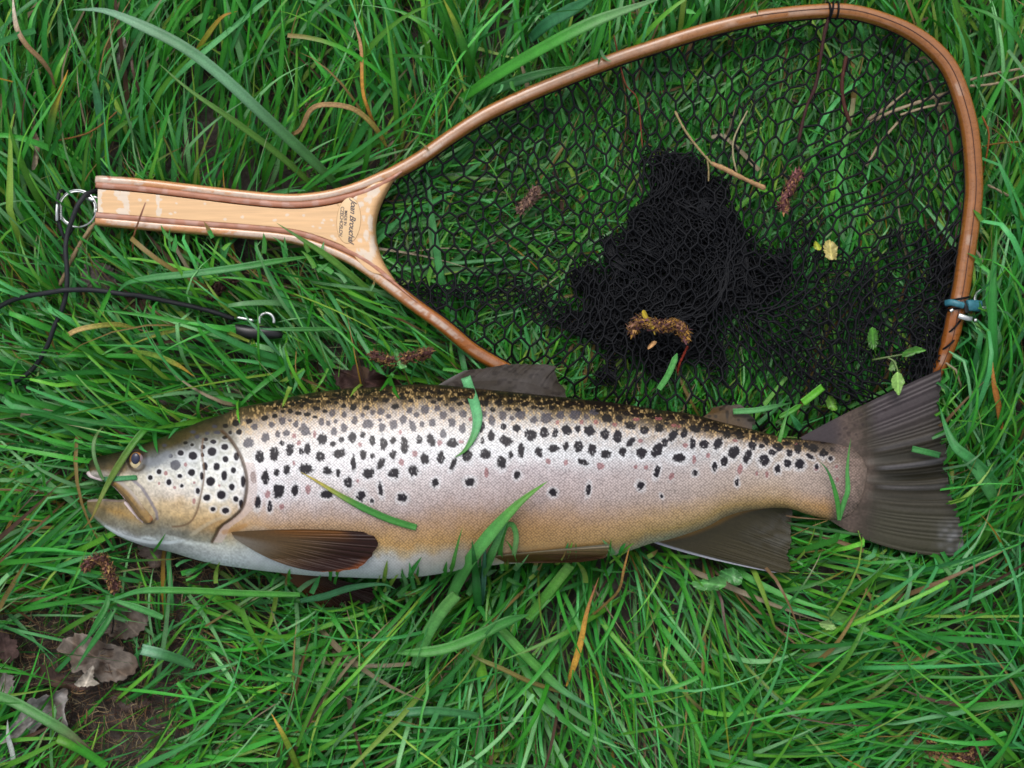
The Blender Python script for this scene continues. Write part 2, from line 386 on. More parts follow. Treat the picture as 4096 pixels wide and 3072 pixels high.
# ---- skin colour by columns: x -> [(y, sRGB)]
COLS = {
 365: [(1860, (60, 52, 34)), (1880, (105, 88, 50)), (1893, (178, 172, 170)), (1995, (110, 98, 70)), (2020, (115, 98, 60)), (2045, (125, 108, 70)), (2060, (120, 115, 95))],
 480: [(1806, (40, 40, 24)), (1850, (92, 80, 42)), (1885, (128, 104, 55)), (1912, (190, 178, 160)), (1990, (135, 118, 85)), (2015, (130, 108, 62)), (2055, (158, 124, 62)), (2085, (135, 128, 108)), (2118, (130, 130, 126)), (2140, (205, 212, 216)), (2152, (170, 176, 180))],
 600: [(1766, (38, 36, 20)), (1800, (88, 80, 45)), (1830, (120, 125, 125)), (1870, (135, 140, 148)), (1895, (196, 192, 182)), (1960, (196, 184, 172)), (2030, (185, 160, 118)), (2080, (146, 130, 100)), (2120, (112, 112, 104)), (2146, (118, 118, 114)), (2160, (205, 214, 220)), (2170, (150, 156, 160))],
 720: [(1722, (55, 50, 28)), (1765, (112, 95, 52)), (1790, (140, 142, 145)), (1850, (175, 180, 188)), (1900, (208, 208, 204)), (1970, (205, 194, 188)), (2005, (196, 166, 122)), (2055, (188, 158, 108)), (2095, (140, 128, 104)), (2130, (114, 114, 106)), (2152, (122, 122, 118)), (2164, (204, 212, 216)), (2180, (150, 156, 156)), (2205, (150, 155, 155))],
 900: [(1656, (70, 60, 38)), (1705, (112, 98, 68)), (1750, (150, 145, 128)), (1800, (190, 192, 188)), (1900, (212, 214, 212)), (2000, (208, 205, 196)), (2045, (198, 172, 132)), (2090, (176, 138, 84)), (2130, (150, 118, 66)), (2170, (165, 160, 140)), (2200, (190, 195, 192)), (2250, (185, 194, 198))],
 1050: [(1612, (70, 54, 32)), (1655, (132, 106, 68)), (1680, (188, 166, 146)), (1720, (204, 190, 182)), (1780, (212, 202, 202)), (1880, (224, 221, 232)), (1990, (206, 196, 208)), (2050, (190, 166, 158)), (2100, (182, 148, 112)), (2145, (190, 180, 170)), (2200, (178, 188, 194)), (2285, (182, 188, 192))],
 1500: [(1548, (48, 38, 22)), (1598, (108, 84, 46)), (1622, (178, 156, 134)), (1655, (200, 186, 180)), (1720, (210, 202, 204)), (1820, (222, 220, 232)), (1930, (204, 196, 204)), (2040, (178, 158, 158)), (2110, (176, 144, 116)), (2180, (192, 152, 92)), (2210, (186, 168, 136)), (2240, (186, 190, 194)), (2314, (168, 176, 180))],
 2100: [(1573, (46, 38, 22)), (1618, (98, 78, 42)), (1640, (160, 142, 120)), (1670, (188, 178, 172)), (1730, (202, 198, 202)), (1810, (212, 214, 226)), (1880, (186, 172, 182)), (1990, (178, 156, 158)), (2050, (172, 138, 112)), (2120, (170, 130, 82)), (2175, (172, 132, 78)), (2215, (158, 130, 86)), (2255, (176, 170, 162))],
 2700: [(1646, (46, 38, 22)), (1700, (104, 82, 50)), (1745, (158, 144, 136)), (1820, (188, 188, 200)), (1900, (182, 166, 168)), (2000, (176, 156, 150)), (2060, (184, 152, 112)), (2105, (168, 140, 84)), (2150, (146, 140, 118))],
 3100: [(1740, (64, 48, 30)), (1775, (124, 98, 66)), (1830, (174, 162, 156)), (1900, (182, 162, 154)), (1975, (184, 158, 134)), (2010, (182, 146, 92)), (2035, (132, 112, 70))],
 3300: [(1770, (84, 66, 50)), (1820, (140, 120, 104)), (1880, (172, 152, 146)), (1980, (170, 146, 136)), (2030, (168, 128, 78)), (2080, (120, 96, 62))],
 3420: [(1800, (92, 80, 72)), (1860, (136, 118, 112)), (1980, (136, 116, 110)), (2040, (110, 98, 84))],
 3468: [(1860, (98, 88, 84)), (1960, (92, 82, 78))],
}
_cx = sorted(COLS)
_ct = []
for x0 in _cx:
    T, B = float(fT(x0)), float(fB(x0))
    st = np.array([(y - T) / (B - T) for y, _ in COLS[x0]]); cc = np.array([lin(c) for _, c in COLS[x0]])
    _ct.append(np.stack([np.interp(np.linspace(0, 1, 128), st, cc[:, q]) for q in range(3)], -1))
_ct = np.array(_ct)

def wrist(c, x, y):
    """scaly skin of the tail wrist fading into the fin; the same on body and fin"""
    d = x + 0.16 * np.abs(y - 1900) + (noise(x, y, 26) - .5) * 34
    a = smooth(3330, 3400, d)[:, None]; b = smooth(3400, 3530, d)[:, None]
    pink = lin((138, 118, 108)) * (0.7 + .6 * noise(x, y, 7))[:, None]
    ed = smooth(55, 110, np.abs(y - 1910))[:, None]
    pink = pink * (1 - .4 * ed)
    c = c * (1 - a) + pink * a
    return c * (1 - b) + lin((66, 60, 50)) * b

def fishcol(x, y):
    T, B = fT(x), fB(x)
    s = np.clip((y - T) / np.maximum(B - T, 1), 0, 1) * 127
    s = np.clip(s + (noise(x, y, 60) - 0.5) * 5 + (noise(x, y, 17) - 0.5) * 3, 0, 127)
    i0 = np.clip(np.searchsorted(_cx, x) - 1, 0, len(_cx) - 2)
    cx = np.array(_cx, float)
    fx = np.clip((x - cx[i0]) / (cx[i0 + 1] - cx[i0]), 0, 1)[:, None]
    j = np.clip(s.astype(int), 0, 126); fj = (s - j)[:, None]
    a = _ct[i0, j] * (1 - fj) + _ct[i0, j + 1] * fj
    b = _ct[i0 + 1, j] * (1 - fj) + _ct[i0 + 1, j + 1] * fj
    c = (a * (1 - fx) + b * fx)
    # border of head and body; head skin mottled, its top darker
    xb = np.interp(y, [1600, 1640, 1700, 1760, 1850, 2300], [880, 905, 925, 955, 995, 995])
    body = smooth(-14, 14, x - xb + (noise(x, y, 12) - .5) * 16)
    c = c * (1 - (1 - body) * .5 * (0.5 - noise(x, y, 5.5)) - (1 - body) * .35 * (.5 - noise(x, y, 16)) * (y < 2140))[:, None]
    ht = ((1 - body) * (1 - smooth(.12, .3, (y - T) / np.maximum(B - T, 1))))[:, None]; c = c * (1 - .45 * ht)
    # halo and spots
    dark = np.zeros(len(x)); halo = np.zeros(len(x)); tone = np.zeros((len(x), 3))
    tc = [lin((26, 20, 28)), lin((60, 58, 70)), lin((140, 78, 80))]  # black, grey with sheen painted in, red brown
    n1 = noise(x, y, 9) - 0.5; n2 = noise(x + 999, y, 5) - 0.5; n3 = noise(x + 321, y * .6, 4.5)
    back = (y - T) / np.maximum(B - T, 1)
    for (sx, sy, rx, ry, t, tn) in SP:
        m = np.nonzero((np.abs(x - sx) < 2.4 * max(rx, ry) + 6) & (np.abs(y - sy) < 2.4 * max(rx, ry) + 6))[0]
        if not len(m): continue
        dx, dy = x[m] - sx, y[m] - sy
        u = dx * math.cos(t) - dy * math.sin(t); v = dx * math.sin(t) + dy * math.cos(t)
        rough = 1.0 if sx > 985 else 0.35
        d = np.hypot(u / (rx * 1.05 + 1.2), v / (ry * 1.05 + 1.2)) + n1[m] * 0.42 * rough + n2[m] * 0.36 * rough
        w = 1 - smooth(0.84, 1.08, d)
        if sx > 985: w = w * (1 - .4 * smooth(.84, .9, n3[m]) * (tn == 0))  # pale glint dots painted into the black spots
        if tn == 2: w = w * 0.75
        if tn == 1: w = w * 0.85
        hh = (1 - smooth(1.1, 2.0, d)) * (0.5 if tn == 0 else 0.15)
        up = w > dark[m]
        tone[m[up]] = tc[tn] if tn else lin((24, 16, 12)) * (1 - 0) * (back[m[up], None] < 0.16) + tc[0] * (back[m[up], None] >= 0.16)
        dark[m] = np.maximum(dark[m], w); halo[m] = np.maximum(halo[m], hh)
    lum = c.mean(1, keepdims=True); dsa = (smooth(.15, .3, back) * (1 - smooth(.62, .76, back)))[:, None] * .25; c = lum + (c - lum) * (.92 - dsa * .6)
    warm = np.array([1.0, .985, .915]); c = c * (warm * (1 - smooth(.86, .95, back)[:, None]) + smooth(.86, .95, back)[:, None])
    c = c * (1 - .30 * ((1 - smooth(.08, .2, back)) * 1.0)[:, None])
    hl = (halo * smooth(0.12, 0.22, back))[:, None]
    c = c * (1 - hl) + np.maximum(c, lin((218, 219, 222))) * hl
    fl = smooth(.57, .77, noise(x * 1.0, y * .45, 4.2)) * body * (1 - smooth(.10, .34, back)) * smooth(0.0, .03, back) * (1 - smooth(3150, 3300, x))
    fl = (fl * .62)[:, None]; c = c * (1 - fl) + (lin((206, 172, 116)) * (1 - smooth(.1, .25, back)[:, None]) + lin((228, 206, 186)) * smooth(.1, .25, back)[:, None]) * fl
    dk = ((1 - smooth(.06, .17, back)) * body * .35)[:, None]; c = c * (1 - dk * (1 - fl))
    # gold flecks breaking into the spots
    c = c * (1 - dark[:, None]) + tone * dark[:, None]
    # seams of the head
    dO = seg_dist(x, y, OPs[::4]); wO = ((1 - smooth(3, 11, dO)) * 0.88)[:, None]
    c = c * (1 - wO) + lin((70, 48, 28)) * wO
    ox = np.interp(y, OPs[:, 1], OPs[:, 0]); m = (x > ox + 6) & (x < ox + 42) & (y > 1850) & (y < 2170)
    w = (m * 0.55)[:, None]; c = c * (1 - w) + lin((196, 176, 170)) * w
    dP = seg_dist(x, y, PRs[::4]); wP = ((1 - smooth(1.5, 6, dP)) * 0.75)[:, None]
    c = c * (1 - wP) + lin((96, 70, 48)) * wP
    lj = spline([hz(700, 1125), hz(600, 1110), hz(560, 1100)], 20)
    # dark ring round the eye
    de = np.hypot((x - EYE[0]) / 36, (y - EYE[1]) / 41)
    w = (np.exp(-((de - 1.0) / 0.22) ** 2) * 0.8)[:, None]
    c = c * (1 - w) + lin((50, 38, 30)) * w
    # grey streak behind the eye
    w = ((1 - smooth(8, 22, seg_dist(x, y, [hz(530, 640), hz(600, 640), hz(680, 590)]))) * 0.6)[:, None]
    c = c * (1 - w) + lin((118, 122, 130)) * w
    # dark groove behind the jaw bone, painted into the colour
    w = ((1 - smooth(3, 9, seg_dist(x, y, [hz(415, 765), hz(488, 825), hz(548, 915), hz(600, 1010), hz(606, 1060)]))) * 0.75)[:, None]
    c = c * (1 - w) + lin((110, 105, 118)) * w
    m = inside(x, y, [hz(375, 900), hz(445, 980), hz(505, 1075), hz(500, 1092), hz(462, 1062), hz(405, 1000), hz(360, 945)]) * .85
    m = m[:, None]; c = c * (1 - m) + lin((205, 188, 190)) * m
    w = ((1 - smooth(3, 9, seg_dist(x, y, [hz(100, 925), hz(200, 918), hz(330, 925), hz(375, 920)]))) * .6)[:, None]; c = c * (1 - w) + lin((168, 150, 150)) * w
    m = ((1 - smooth(620, 750, x)) * smooth(0, 14, y - np.interp(x, [350, 425, 480, 545, 605, 680, 735], [2060, 2112, 2146, 2165, 2175, 2176, 2168])) * .75)[:, None]
    c = c * (1 - m) + lin((120, 126, 126)) * m
    w = ((1 - smooth(3, 9, seg_dist(x, y, [hz(225, 1118), hz(330, 1180), hz(450, 1215), hz(560, 1236), hz(700, 1236), hz(800, 1222), hz(870, 1196)]))) * .85 * (1 - smooth(680, 765, x)))[:, None]; c = c * (1 - w) + lin((212, 220, 224)) * w
    w = ((1 - smooth(2, 7, seg_dist(x, y, [hz(262, 800), hz(330, 868), hz(410, 970), hz(480, 1068), hz(530, 1095), hz(575, 1090), hz(598, 1060)]))) * .6)[:, None]; c = c * (1 - w) + lin((70, 48, 34)) * w  # shadow painted along the outer edge of the jaw bone
    # pectoral groove / gill membrane
    w = ((1 - smooth(5, 14, seg_dist(x, y, [hz(1255, 1110), hz(1180, 1140), hz(1100, 1160)]))) * 0.6)[:, None]
    c = c * (1 - w) + lin((160, 115, 60)) * w
    w = ((1 - smooth(4, 10, seg_dist(x, y, spline([hz(860, 1180), hz(960, 1110), hz(1060, 1060), hz(1150, 1040)], 20)))) * 0.3)[:, None]
    c = c * (1 - w) + lin((200, 190, 165)) * w
    scale = body * (0.55 + 0.45 * smooth(1050, 1150, x))
    belly = smooth(0.86, 0.93, back) * (1 - smooth(2300, 2600, x))
    scale = scale * (1 - 0.7 * belly)
    c = wrist(c, x, y); scale = scale * (1 - smooth(3420, 3480, x))
    return np.hstack([c, scale[:, None]])

# ------------------------------------------------------------------ ground
GX = np.r_[-8, -5, -3, -2, np.linspace(-1.3, 1.3, 260), 2, 3, 5, 8]
GY = np.r_[-8, -5, -3, -2, np.linspace(-1.1, 1.1, 220), 2, 3, 5, 8]
gx, gy = np.meshgrid(GX, GY, indexing='ij'); gx = gx.ravel(); gy = gy.ravel()
gz = -0.006 + 0.006 * (noise(gx + 20, gy + 20, 0.12) - 0.5) + 0.004 * (noise(gx + 20, gy + 20, 0.03) - 0.5)
o = mesh_obj('ground', np.stack([gx, gy, gz], -1), grid_faces(len(GX), len(GY))[:, ::-1], soil_material())
tag(o, 'damp brown soil under the grass', kind='structure')

# ------------------------------------------------------------------ landing net paths (photograph pixels)
RIM = [(390, 722), (557, 734), (760, 757), (964, 781), (1133, 796), (1235, 793), (1337, 777), (1438, 747), (1530, 710), (1580, 690), (1681, 633), (1808, 544), (1934, 464),
       (2086, 390), (2276, 310), (2466, 236), (2600, 192), (2800, 128), (3000, 78), (3133, 58), (3265, 46), (3365, 44), (3464, 60), (3584, 101), (3673, 149), (3749, 212), (3802, 282),
       (3842, 381), (3875, 504), (3890, 630), (3895, 763), (3882, 895), (3864, 1021), (3845, 1150), (3821, 1262), (3806, 1334), (3782, 1406), (3748, 1480), (3670, 1590),
       (3480, 1720), (3200, 1790), (2900, 1800), (2550, 1740), (2300, 1640), (2120, 1535), (2020, 1475), (1982, 1454), (1889, 1398), (1778, 1306), (1667, 1226), (1574, 1155),
       (1472, 1082), (1370, 1023), (1235, 972), (1133, 949), (964, 933), (760, 916), (625, 905), (390, 884)]
RIMs = spline(RIM, 900)
HOOP = RIMs[(RIMs[:, 0] > 1540)]
inner = HOOP - 0  # polygon of the opening
def rimz(x, y):
    return 0.031 - 0.018 * smooth(1250, 1560, y) + 0.003 * smooth(2400, 3400, x) * (1 - smooth(300, 1200, y))
YOKE = [(1549, 735), (1526, 790), (1508, 845), (1502, 900), (1503, 953), (1518, 1008), (1540, 1060), (1560, 1100)]
OPENING = np.vstack([HOOP[::4], [(1540, 1060), (1518, 1008), (1503, 953), (1502, 900), (1508, 845), (1526, 790)]])

# ------------------------------------------------------------------ cap map for the grass (how high blades may stand)
CW, CH = 1900, 1500           # in pixels of the 1024 picture, offset
OX, OY = -440, -370
step = 3
mx, my = np.meshgrid(np.arange(OX, OX + CW, step), np.arange(OY, OY + CH, step), indexing='ij')
X4, Y4 = mx * 4.0, my * 4.0
cap = np.full(mx.shape, 0.075)
def setcap(mask, v):
    cap[mask] = np.minimum(cap[mask], v)
near = np.array([(P(x, y, 0.03)[:2]) for x, y in [(0, 0)]])   # (objects are at about 0.03, so their true place is a touch inside)
def shrink(x, c0, z=0.03): return c0 + (np.asarray(x) - c0) * (1 - z)
sx_ = 2048 + (X4 - 2048) / 0.965; sy_ = 1536 + (Y4 - 1536) / 0.965
xs = np.linspace(352, 3465, 200)
fish_poly = [tuple(p) for p in np.vstack([np.stack([xs, fT(xs)], 1), np.stack([xs[::-1], fB(xs[::-1])], 1)])]
TAILP = [(3237, 1728), (3442, 1623), (3563, 1563), (3653, 1515), (3768, 1478), (3756, 1641), (3786, 1822), (3804, 1979), (3852, 2123), (3849, 2184), (3816, 2223), (3714, 2229), (3563, 2190), (3358, 2111)]
ANALP = [(2596, 2176), (2735, 2210), (2870, 2247), (3006, 2270), (3100, 2291), (3161, 2281), (3154, 2223), (3161, 2108), (3171, 2047), (2900, 2060)]
DORSP = [(1736, 1535), (1754, 1510), (1827, 1496), (1953, 1472), (2025, 1458), (2214, 1462), (2235, 1528), (2270, 1580), (2000, 1570)]
setcap(inside(sx_, sy_, [tuple(p) for p in OPENING]), 0.017)
BUNCH = [(2520, 620), (2790, 612), (2850, 740), (2930, 880), (3120, 960), (3200, 1060), (3130, 1200), (2990, 1330), (2780, 1424), (2464, 1424), (2310, 1296), (2290, 1112), (2380, 888), (2500, 776)]
setcap(inside(sx_, sy_, BUNCH), 0.012)
setcap(inside(sx_, sy_, fish_poly), 0.013)
for pl in (TAILP, ANALP, DORSP): setcap(inside(sx_, sy_, pl), 0.013)
setcap(inside(sx_, sy_, [(2790, 1640), (2966, 1620), (3030, 1690), (3000, 1715)]), 0.013)
setcap(inside(sx_, sy_, [(1132, 2302), (1198, 2370), (1271, 2435), (1484, 2415), (1520, 2300)]), 0.011)
HANDLE = [(388, 700), (760, 734), (1133, 772), (1337, 752), (1580, 660), (1560, 740), (1502, 900), (1560, 1100), (1600, 1200), (1370, 1050), (1133, 972), (760, 938), (388, 906)]
setcap(inside(sx_, sy_, HANDLE), 0.017)
hd = seg_dist(sx_, sy_, HOOP[::6]); setcap((hd < 36), 0.015)
CORD1 = [(392, 765, .024), (368, 768, .030), (344, 778, .034), (326, 800, .036), (308, 827, .037), (288, 881, .036), (270, 935, .035), (262, 1000, .036), (268, 1080, .036), (266, 1161, .035), (250, 1232, .033), (217, 1308, .031), (184, 1394, .027), (119, 1487, .024), (0, 1557, .022), (-160, 1620, .02)]
CORD2 = [(-160, 1330, .02), (0, 1226, .028), (81, 1191, .031), (217, 1167, .0385), (266, 1160, .040), (380, 1161, .034), (500, 1177, .031), (570, 1185, .029), (760, 1224, .027), (860, 1250, .026), (935, 1275, .024)]
cd = seg_dist(sx_, sy_, [c[:2] for c in CORD1]); setcap(cd < 26, 0.020)
cd = seg_dist(sx_, sy_, [c[:2] for c in CORD2]); setcap(cd < 26, 0.018)
setcap(np.hypot(sx_ - 310, sy_ - 834) < 90, 0.02)
setcap(inside(sx_, sy_, [(905, 1250), (1130, 1250), (1130, 1370), (905, 1370)]), 0.012)
setcap(np.hypot(sx_ - 3850, sy_ - 1230) < 90, 0.02)
def blur(a, n):
    for _ in range(n):
        p = np.pad(a, 1, mode='edge')
        a = (p[:-2, 1:-1] + p[2:, 1:-1] + p[1:-1, :-2] + p[1:-1, 2:] + p[1:-1, 1:-1] * 2) / 6
    return a
capb = np.minimum(cap, blur(cap, 10))
def capz(px, py):
    i = np.clip(((px - OX) / step).astype(int), 0, cap.shape[0] - 1)
    j = np.clip(((py - OY) / step).astype(int), 0, cap.shape[1] - 1)
    return capb[i, j]

# ------------------------------------------------------------------ grass
# anchor: x, y (photograph px), direction in degrees (0 right, 90 up the picture), spread, mean length (1024 px), height
ANCH = [
 (100, 200, 82, 18, 150, 1), (500, 300, 70, 22, 130, 1), (900, 400, 62, 28, 110, .9), (1300, 200, 80, 30, 120, 1), (1600, 350, 105, 25, 120, 1),
 (1900, 150, 75, 40, 120, 1), (2300, 150, 60, 45, 110, .9), (2700, 60, 80, 40, 100, .9), (3600, 40, 95, 35, 100, .9), (4000, 150, 100, 35, 90, .8), (4000, 500, 95, 40, 100, .8),
 (4020, 900, 80, 35, 110, .9), (3980, 1400, 90, 18, 150, 1), (4050, 1900, 84, 22, 150, 1), (3950, 2400, 60, 30, 140, 1), (3700, 2700, 215, 50, 130, .9), (3500, 2350, 45, 35, 120, .8),
 (3300, 2450, 10, 25, 140, .8), (3300, 2750, 5, 22, 150, .8), (3000, 2950, 30, 40, 120, .7), (2700, 2500, 285, 50, 110, .7), (2400, 2700, 300, 60, 100, .8), (2100, 2450, 240, 60, 90, .8),
 (1900, 2800, 255, 55, 110, .9), (1500, 2600, 230, 60, 90, .8), (1300, 2900, 30, 45, 120, .8), (1000, 2700, 15, 30, 110, .7), (900, 2450, 335, 45, 90, .5), (500, 2450, 150, 60, 80, .4),
 (300, 2900, 30, 60, 80, .4), (100, 2350, 20, 30, 110, .6), (150, 2000, 195, 30, 120, .7), (150, 1700, 165, 25, 140, .8), (500, 1650, 172, 22, 150, .9), (900, 1500, 158, 22, 150, .9),
 (1200, 1350, 150, 25, 130, .8), (700, 1250, 140, 35, 110, .7), (350, 1300, 130, 35, 110, .8), (100, 1100, 115, 25, 130, .8), (60, 700, 80, 20, 160, 1), (500, 1050, 75, 45, 90, .7),
 (1200, 1100, 330, 35, 110, .7), (1700, 1350, 140, 60, 90, .6), (1500, 1450, 120, 50, 80, .5),
 (1800, 900, 20, 70, 55, .5), (2200, 500, 80, 60, 60, .5), (2000, 1200, 15, 50, 50, .5), (3000, 400, 70, 50, 60, .5), (3500, 700, 100, 45, 60, .5), (3300, 1300, 60, 80, 50, .5), (2600, 1480, 80, 70, 50, .4), (3700, 1100, 100, 35, 60, .5),
]
AN = np.array(ANCH, float)
def field(px, py):
    d2 = ((px[:, None] * 4 - AN[None, :, 0]) ** 2 + (py[:, None] * 4 - AN[None, :, 1]) ** 2) + 90 ** 2
    w = 1 / d2 ** 1.8; w /= w.sum(1, keepdims=True)
    a = np.radians(AN[:, 2])
    ang = np.arctan2((w * np.sin(a)).sum(1), (w * np.cos(a)).sum(1))
    return ang, (w * AN[:, 3]).sum(1), (w * AN[:, 4]).sum(1), (w * AN[:, 5]).sum(1)

BARE = [(150, 2800, 300, 230, .92), (400, 2600, 160, 170, .88), (600, 2720, 120, 140, .7), (400, 2960, 280, 160, .75), (80, 2960, 160, 140, .97), (60, 2580, 160, 110, .8), (620, 2270, 220, 60, .8), (470, 2420, 140, 80, .7), (250, 1850, 130, 70, .5),
        (1440, 1500, 130, 60, .9), (560, 1230, 120, 70, .7), (330, 200, 200, 180, .5), (100, 500, 180, 260, .4), (900, 330, 260, 220, .3), (1000, 2900, 60, 200, .4), (3950, 250, 150, 60, .4), (3900, 700, 120, 200, .35), (800, 480, 130, 160, .4), (3300, 900, 260, 260, .25), (2600, 1480, 300, 60, .3), (300, 2330, 260, 60, .4)]

GREENS = [((54, 138, 36), 3), ((62, 150, 52), 3), ((70, 150, 80), 2.4), ((46, 126, 48), 2.3), ((90, 158, 46), 1.8), ((110, 166, 106), 1.4), ((126, 162, 62), .7)]
DRYS = [((176, 150, 84), 2), ((150, 116, 76), 2), ((190, 172, 138), 1.5), ((110, 80, 62), 2), ((190, 150, 52), .7)]

def blades(n, x0, y0, x1, y1, wr=(1.2, 3.3), lenk=1.0, seg=9, zk=1.0, seed=0, dry=0.05, bare=True, tuft=0.55, zmin=0.0, gain=1.0):
    g_ = np.random.default_rng(seed)
    # clumped roots
    nc = max(20, n // 22)
    cx, cy = g_.uniform(x0, x1, nc), g_.uniform(y0, y1, nc)
    ci = g_.integers(0, nc, n)
    ca = g_.normal(0, 0.30, nc); cg = g_.normal(0, 1, nc)
    px = np.where(g_.random(n) < tuft, cx[ci] + g_.normal(0, 14, n), g_.uniform(x0, x1, n))
    py = np.where(g_.random(n) < tuft, cy[ci] + g_.normal(0, 14, n), g_.uniform(y0, y1, n))
    keep = np.ones(n, bool)
    if bare:
        for bx, by, rx, ry, p in BARE:
            d = ((px * 4 - bx) / rx) ** 2 + ((py * 4 - by) / ry) ** 2
            keep &= ~((g_.random(n) < p * (1 - smooth(0.7, 1.3, d))))
    px, py, ci = px[keep], py[keep], ci[keep]; n = len(px)
    ang, spr, ln, hk = field(px, py)
    a0 = ang + np.radians(spr) * g_.normal(0, 0.45, n) + ca[ci]
    L = ln * lenk * np.clip(g_.lognormal(-0.18, 0.42, n), 0.25, 2.0)
    w0 = g_.uniform(wr[0], wr[1], n) * np.clip(L / 100, 0.6, 1.15)
    curv = g_.normal(0, 0.45, n)
    K = seg + 1
    t = np.linspace(0, 1, K)[None, :]
    kink = (g_.random(n) < 0.07)[:, None] * g_.normal(0, 1.0, (n, 1)) * (t > g_.uniform(.35, .8, (n, 1)))
    th = a0[:, None] + curv[:, None] * t + kink
    step_ = (L / seg)[:, None]
    dx = np.cos(th) * step_; dy = -np.sin(th) * step_
    X = px[:, None] + np.concatenate([np.zeros((n, 1)), np.cumsum(dx[:, 1:], 1)], 1)
    Y = py[:, None] + np.concatenate([np.zeros((n, 1)), np.cumsum(dy[:, 1:], 1)], 1)
    zm = zk * hk * g_.uniform(0.012, 0.062, n) * np.clip(L / 110, 0.5, 1.2)
    pk = g_.uniform(0.5, 1.0, n)[:, None]
    Z = zmin + zm[:, None] * np.sin(np.clip(t / pk, 0, 2) * math.pi / 2) ** 0.8
    Z = np.maximum(Z, 0.001)
    cz = capz(X, Y) * g_.uniform(0.55, 1.0, (n, 1))
    Z = np.minimum(Z, cz)
    # the blade's tangent and width
    W = (w0[:, None] * np.clip((1 - t) * 1.7, 0, 1) ** 0.8 * (0.65 + 0.35 * np.clip(t * 4, 0, 1)))
    cut = g_.random(n) < 0.10
    W = np.where(cut[:, None], w0[:, None] * (0.8 + 0 * t), W)
    Tn = np.stack([np.gradient(X, axis=1), -np.gradient(Y, axis=1)], -1); Tn /= np.linalg.norm(Tn, axis=2, keepdims=True) + 1e-9
    roll = g_.normal(0, 0.55, (n, 1)) + g_.normal(0, 0.7, (n, 1)) * t
    side = np.stack([-Tn[..., 1] * np.cos(roll), Tn[..., 0] * np.cos(roll), np.sin(roll)], -1)
    up = np.stack([Tn[..., 1] * np.sin(roll), -Tn[..., 0] * np.sin(roll), np.cos(roll)], -1)
    C0 = np.stack([(X - 512) * S, -(Y - 384) * S, Z], -1)
    hw = (W * S * 0.5 * 2.0)[..., None]
    fold = g_.uniform(0.1, 0.35, (n, 1, 1))
    Lf = C0 + side * hw; Rt = C0 - side * hw; Md = C0 - up * hw * fold
    V = np.stack([Lf, Md, Rt], 2)         # n,K,3,3
    # colours
    gc = np.array([lin(c) for c, _ in GREENS]); gp = np.array([p for _, p in GREENS]); gp /= gp.sum()
    dc = np.array([lin(c) for c, _ in DRYS]); dp = np.array([p for _, p in DRYS]); dp /= dp.sum()
    rgt = smooth(780, 1000, px + .3 * (py - 400)) * smooth(150, 420, py)  # vignette darkening towards the lower right, painted into the blade colour
    base = gc[g_.choice(len(gc), n, p=gp)] * np.exp(g_.normal(0, 0.2, (n, 1))) * 0.96 * gain * np.stack([1 - .2 * rgt, 1 - .1 * rgt, 1 + 0 * rgt], -1)
    base *= 1 + 0.10 * cg[ci][:, None]
    tip = base.copy()
    yt = g_.random(n) < 0.10
    tip[yt] = dc[g_.choice(len(dc), yt.sum(), p=dp)] * 0.6
    isd = g_.random(n) < dry
    base[isd] = dc[g_.choice(len(dc), isd.sum(), p=dp)] * 0.5; tip[isd] = base[isd] * 1.1
    tt = (smooth(0.6, 1.0, t) * np.ones((n, 1)))[..., None]
    c = base[:, None] * (1 - tt) + tip[:, None] * tt
    root = lin((120, 130, 60)) * 0.6
    rw = ((1 - smooth(0.0, 0.18, t)) * 0.35 * np.ones((n, 1)))[..., None]
    c = c * (1 - rw) + root * rw
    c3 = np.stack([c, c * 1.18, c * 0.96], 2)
    V = V.reshape(-1, 3); c3 = c3.reshape(-1, 3)
    i = (np.arange(n) * K * 3)[:, None, None] + (np.arange(seg) * 3)[None, :, None] + np.arange(2)[None, None, :]
    F = np.stack([i, i + 1, i + 4, i + 3], -1).reshape(-1, 4)
    return V, F, c3

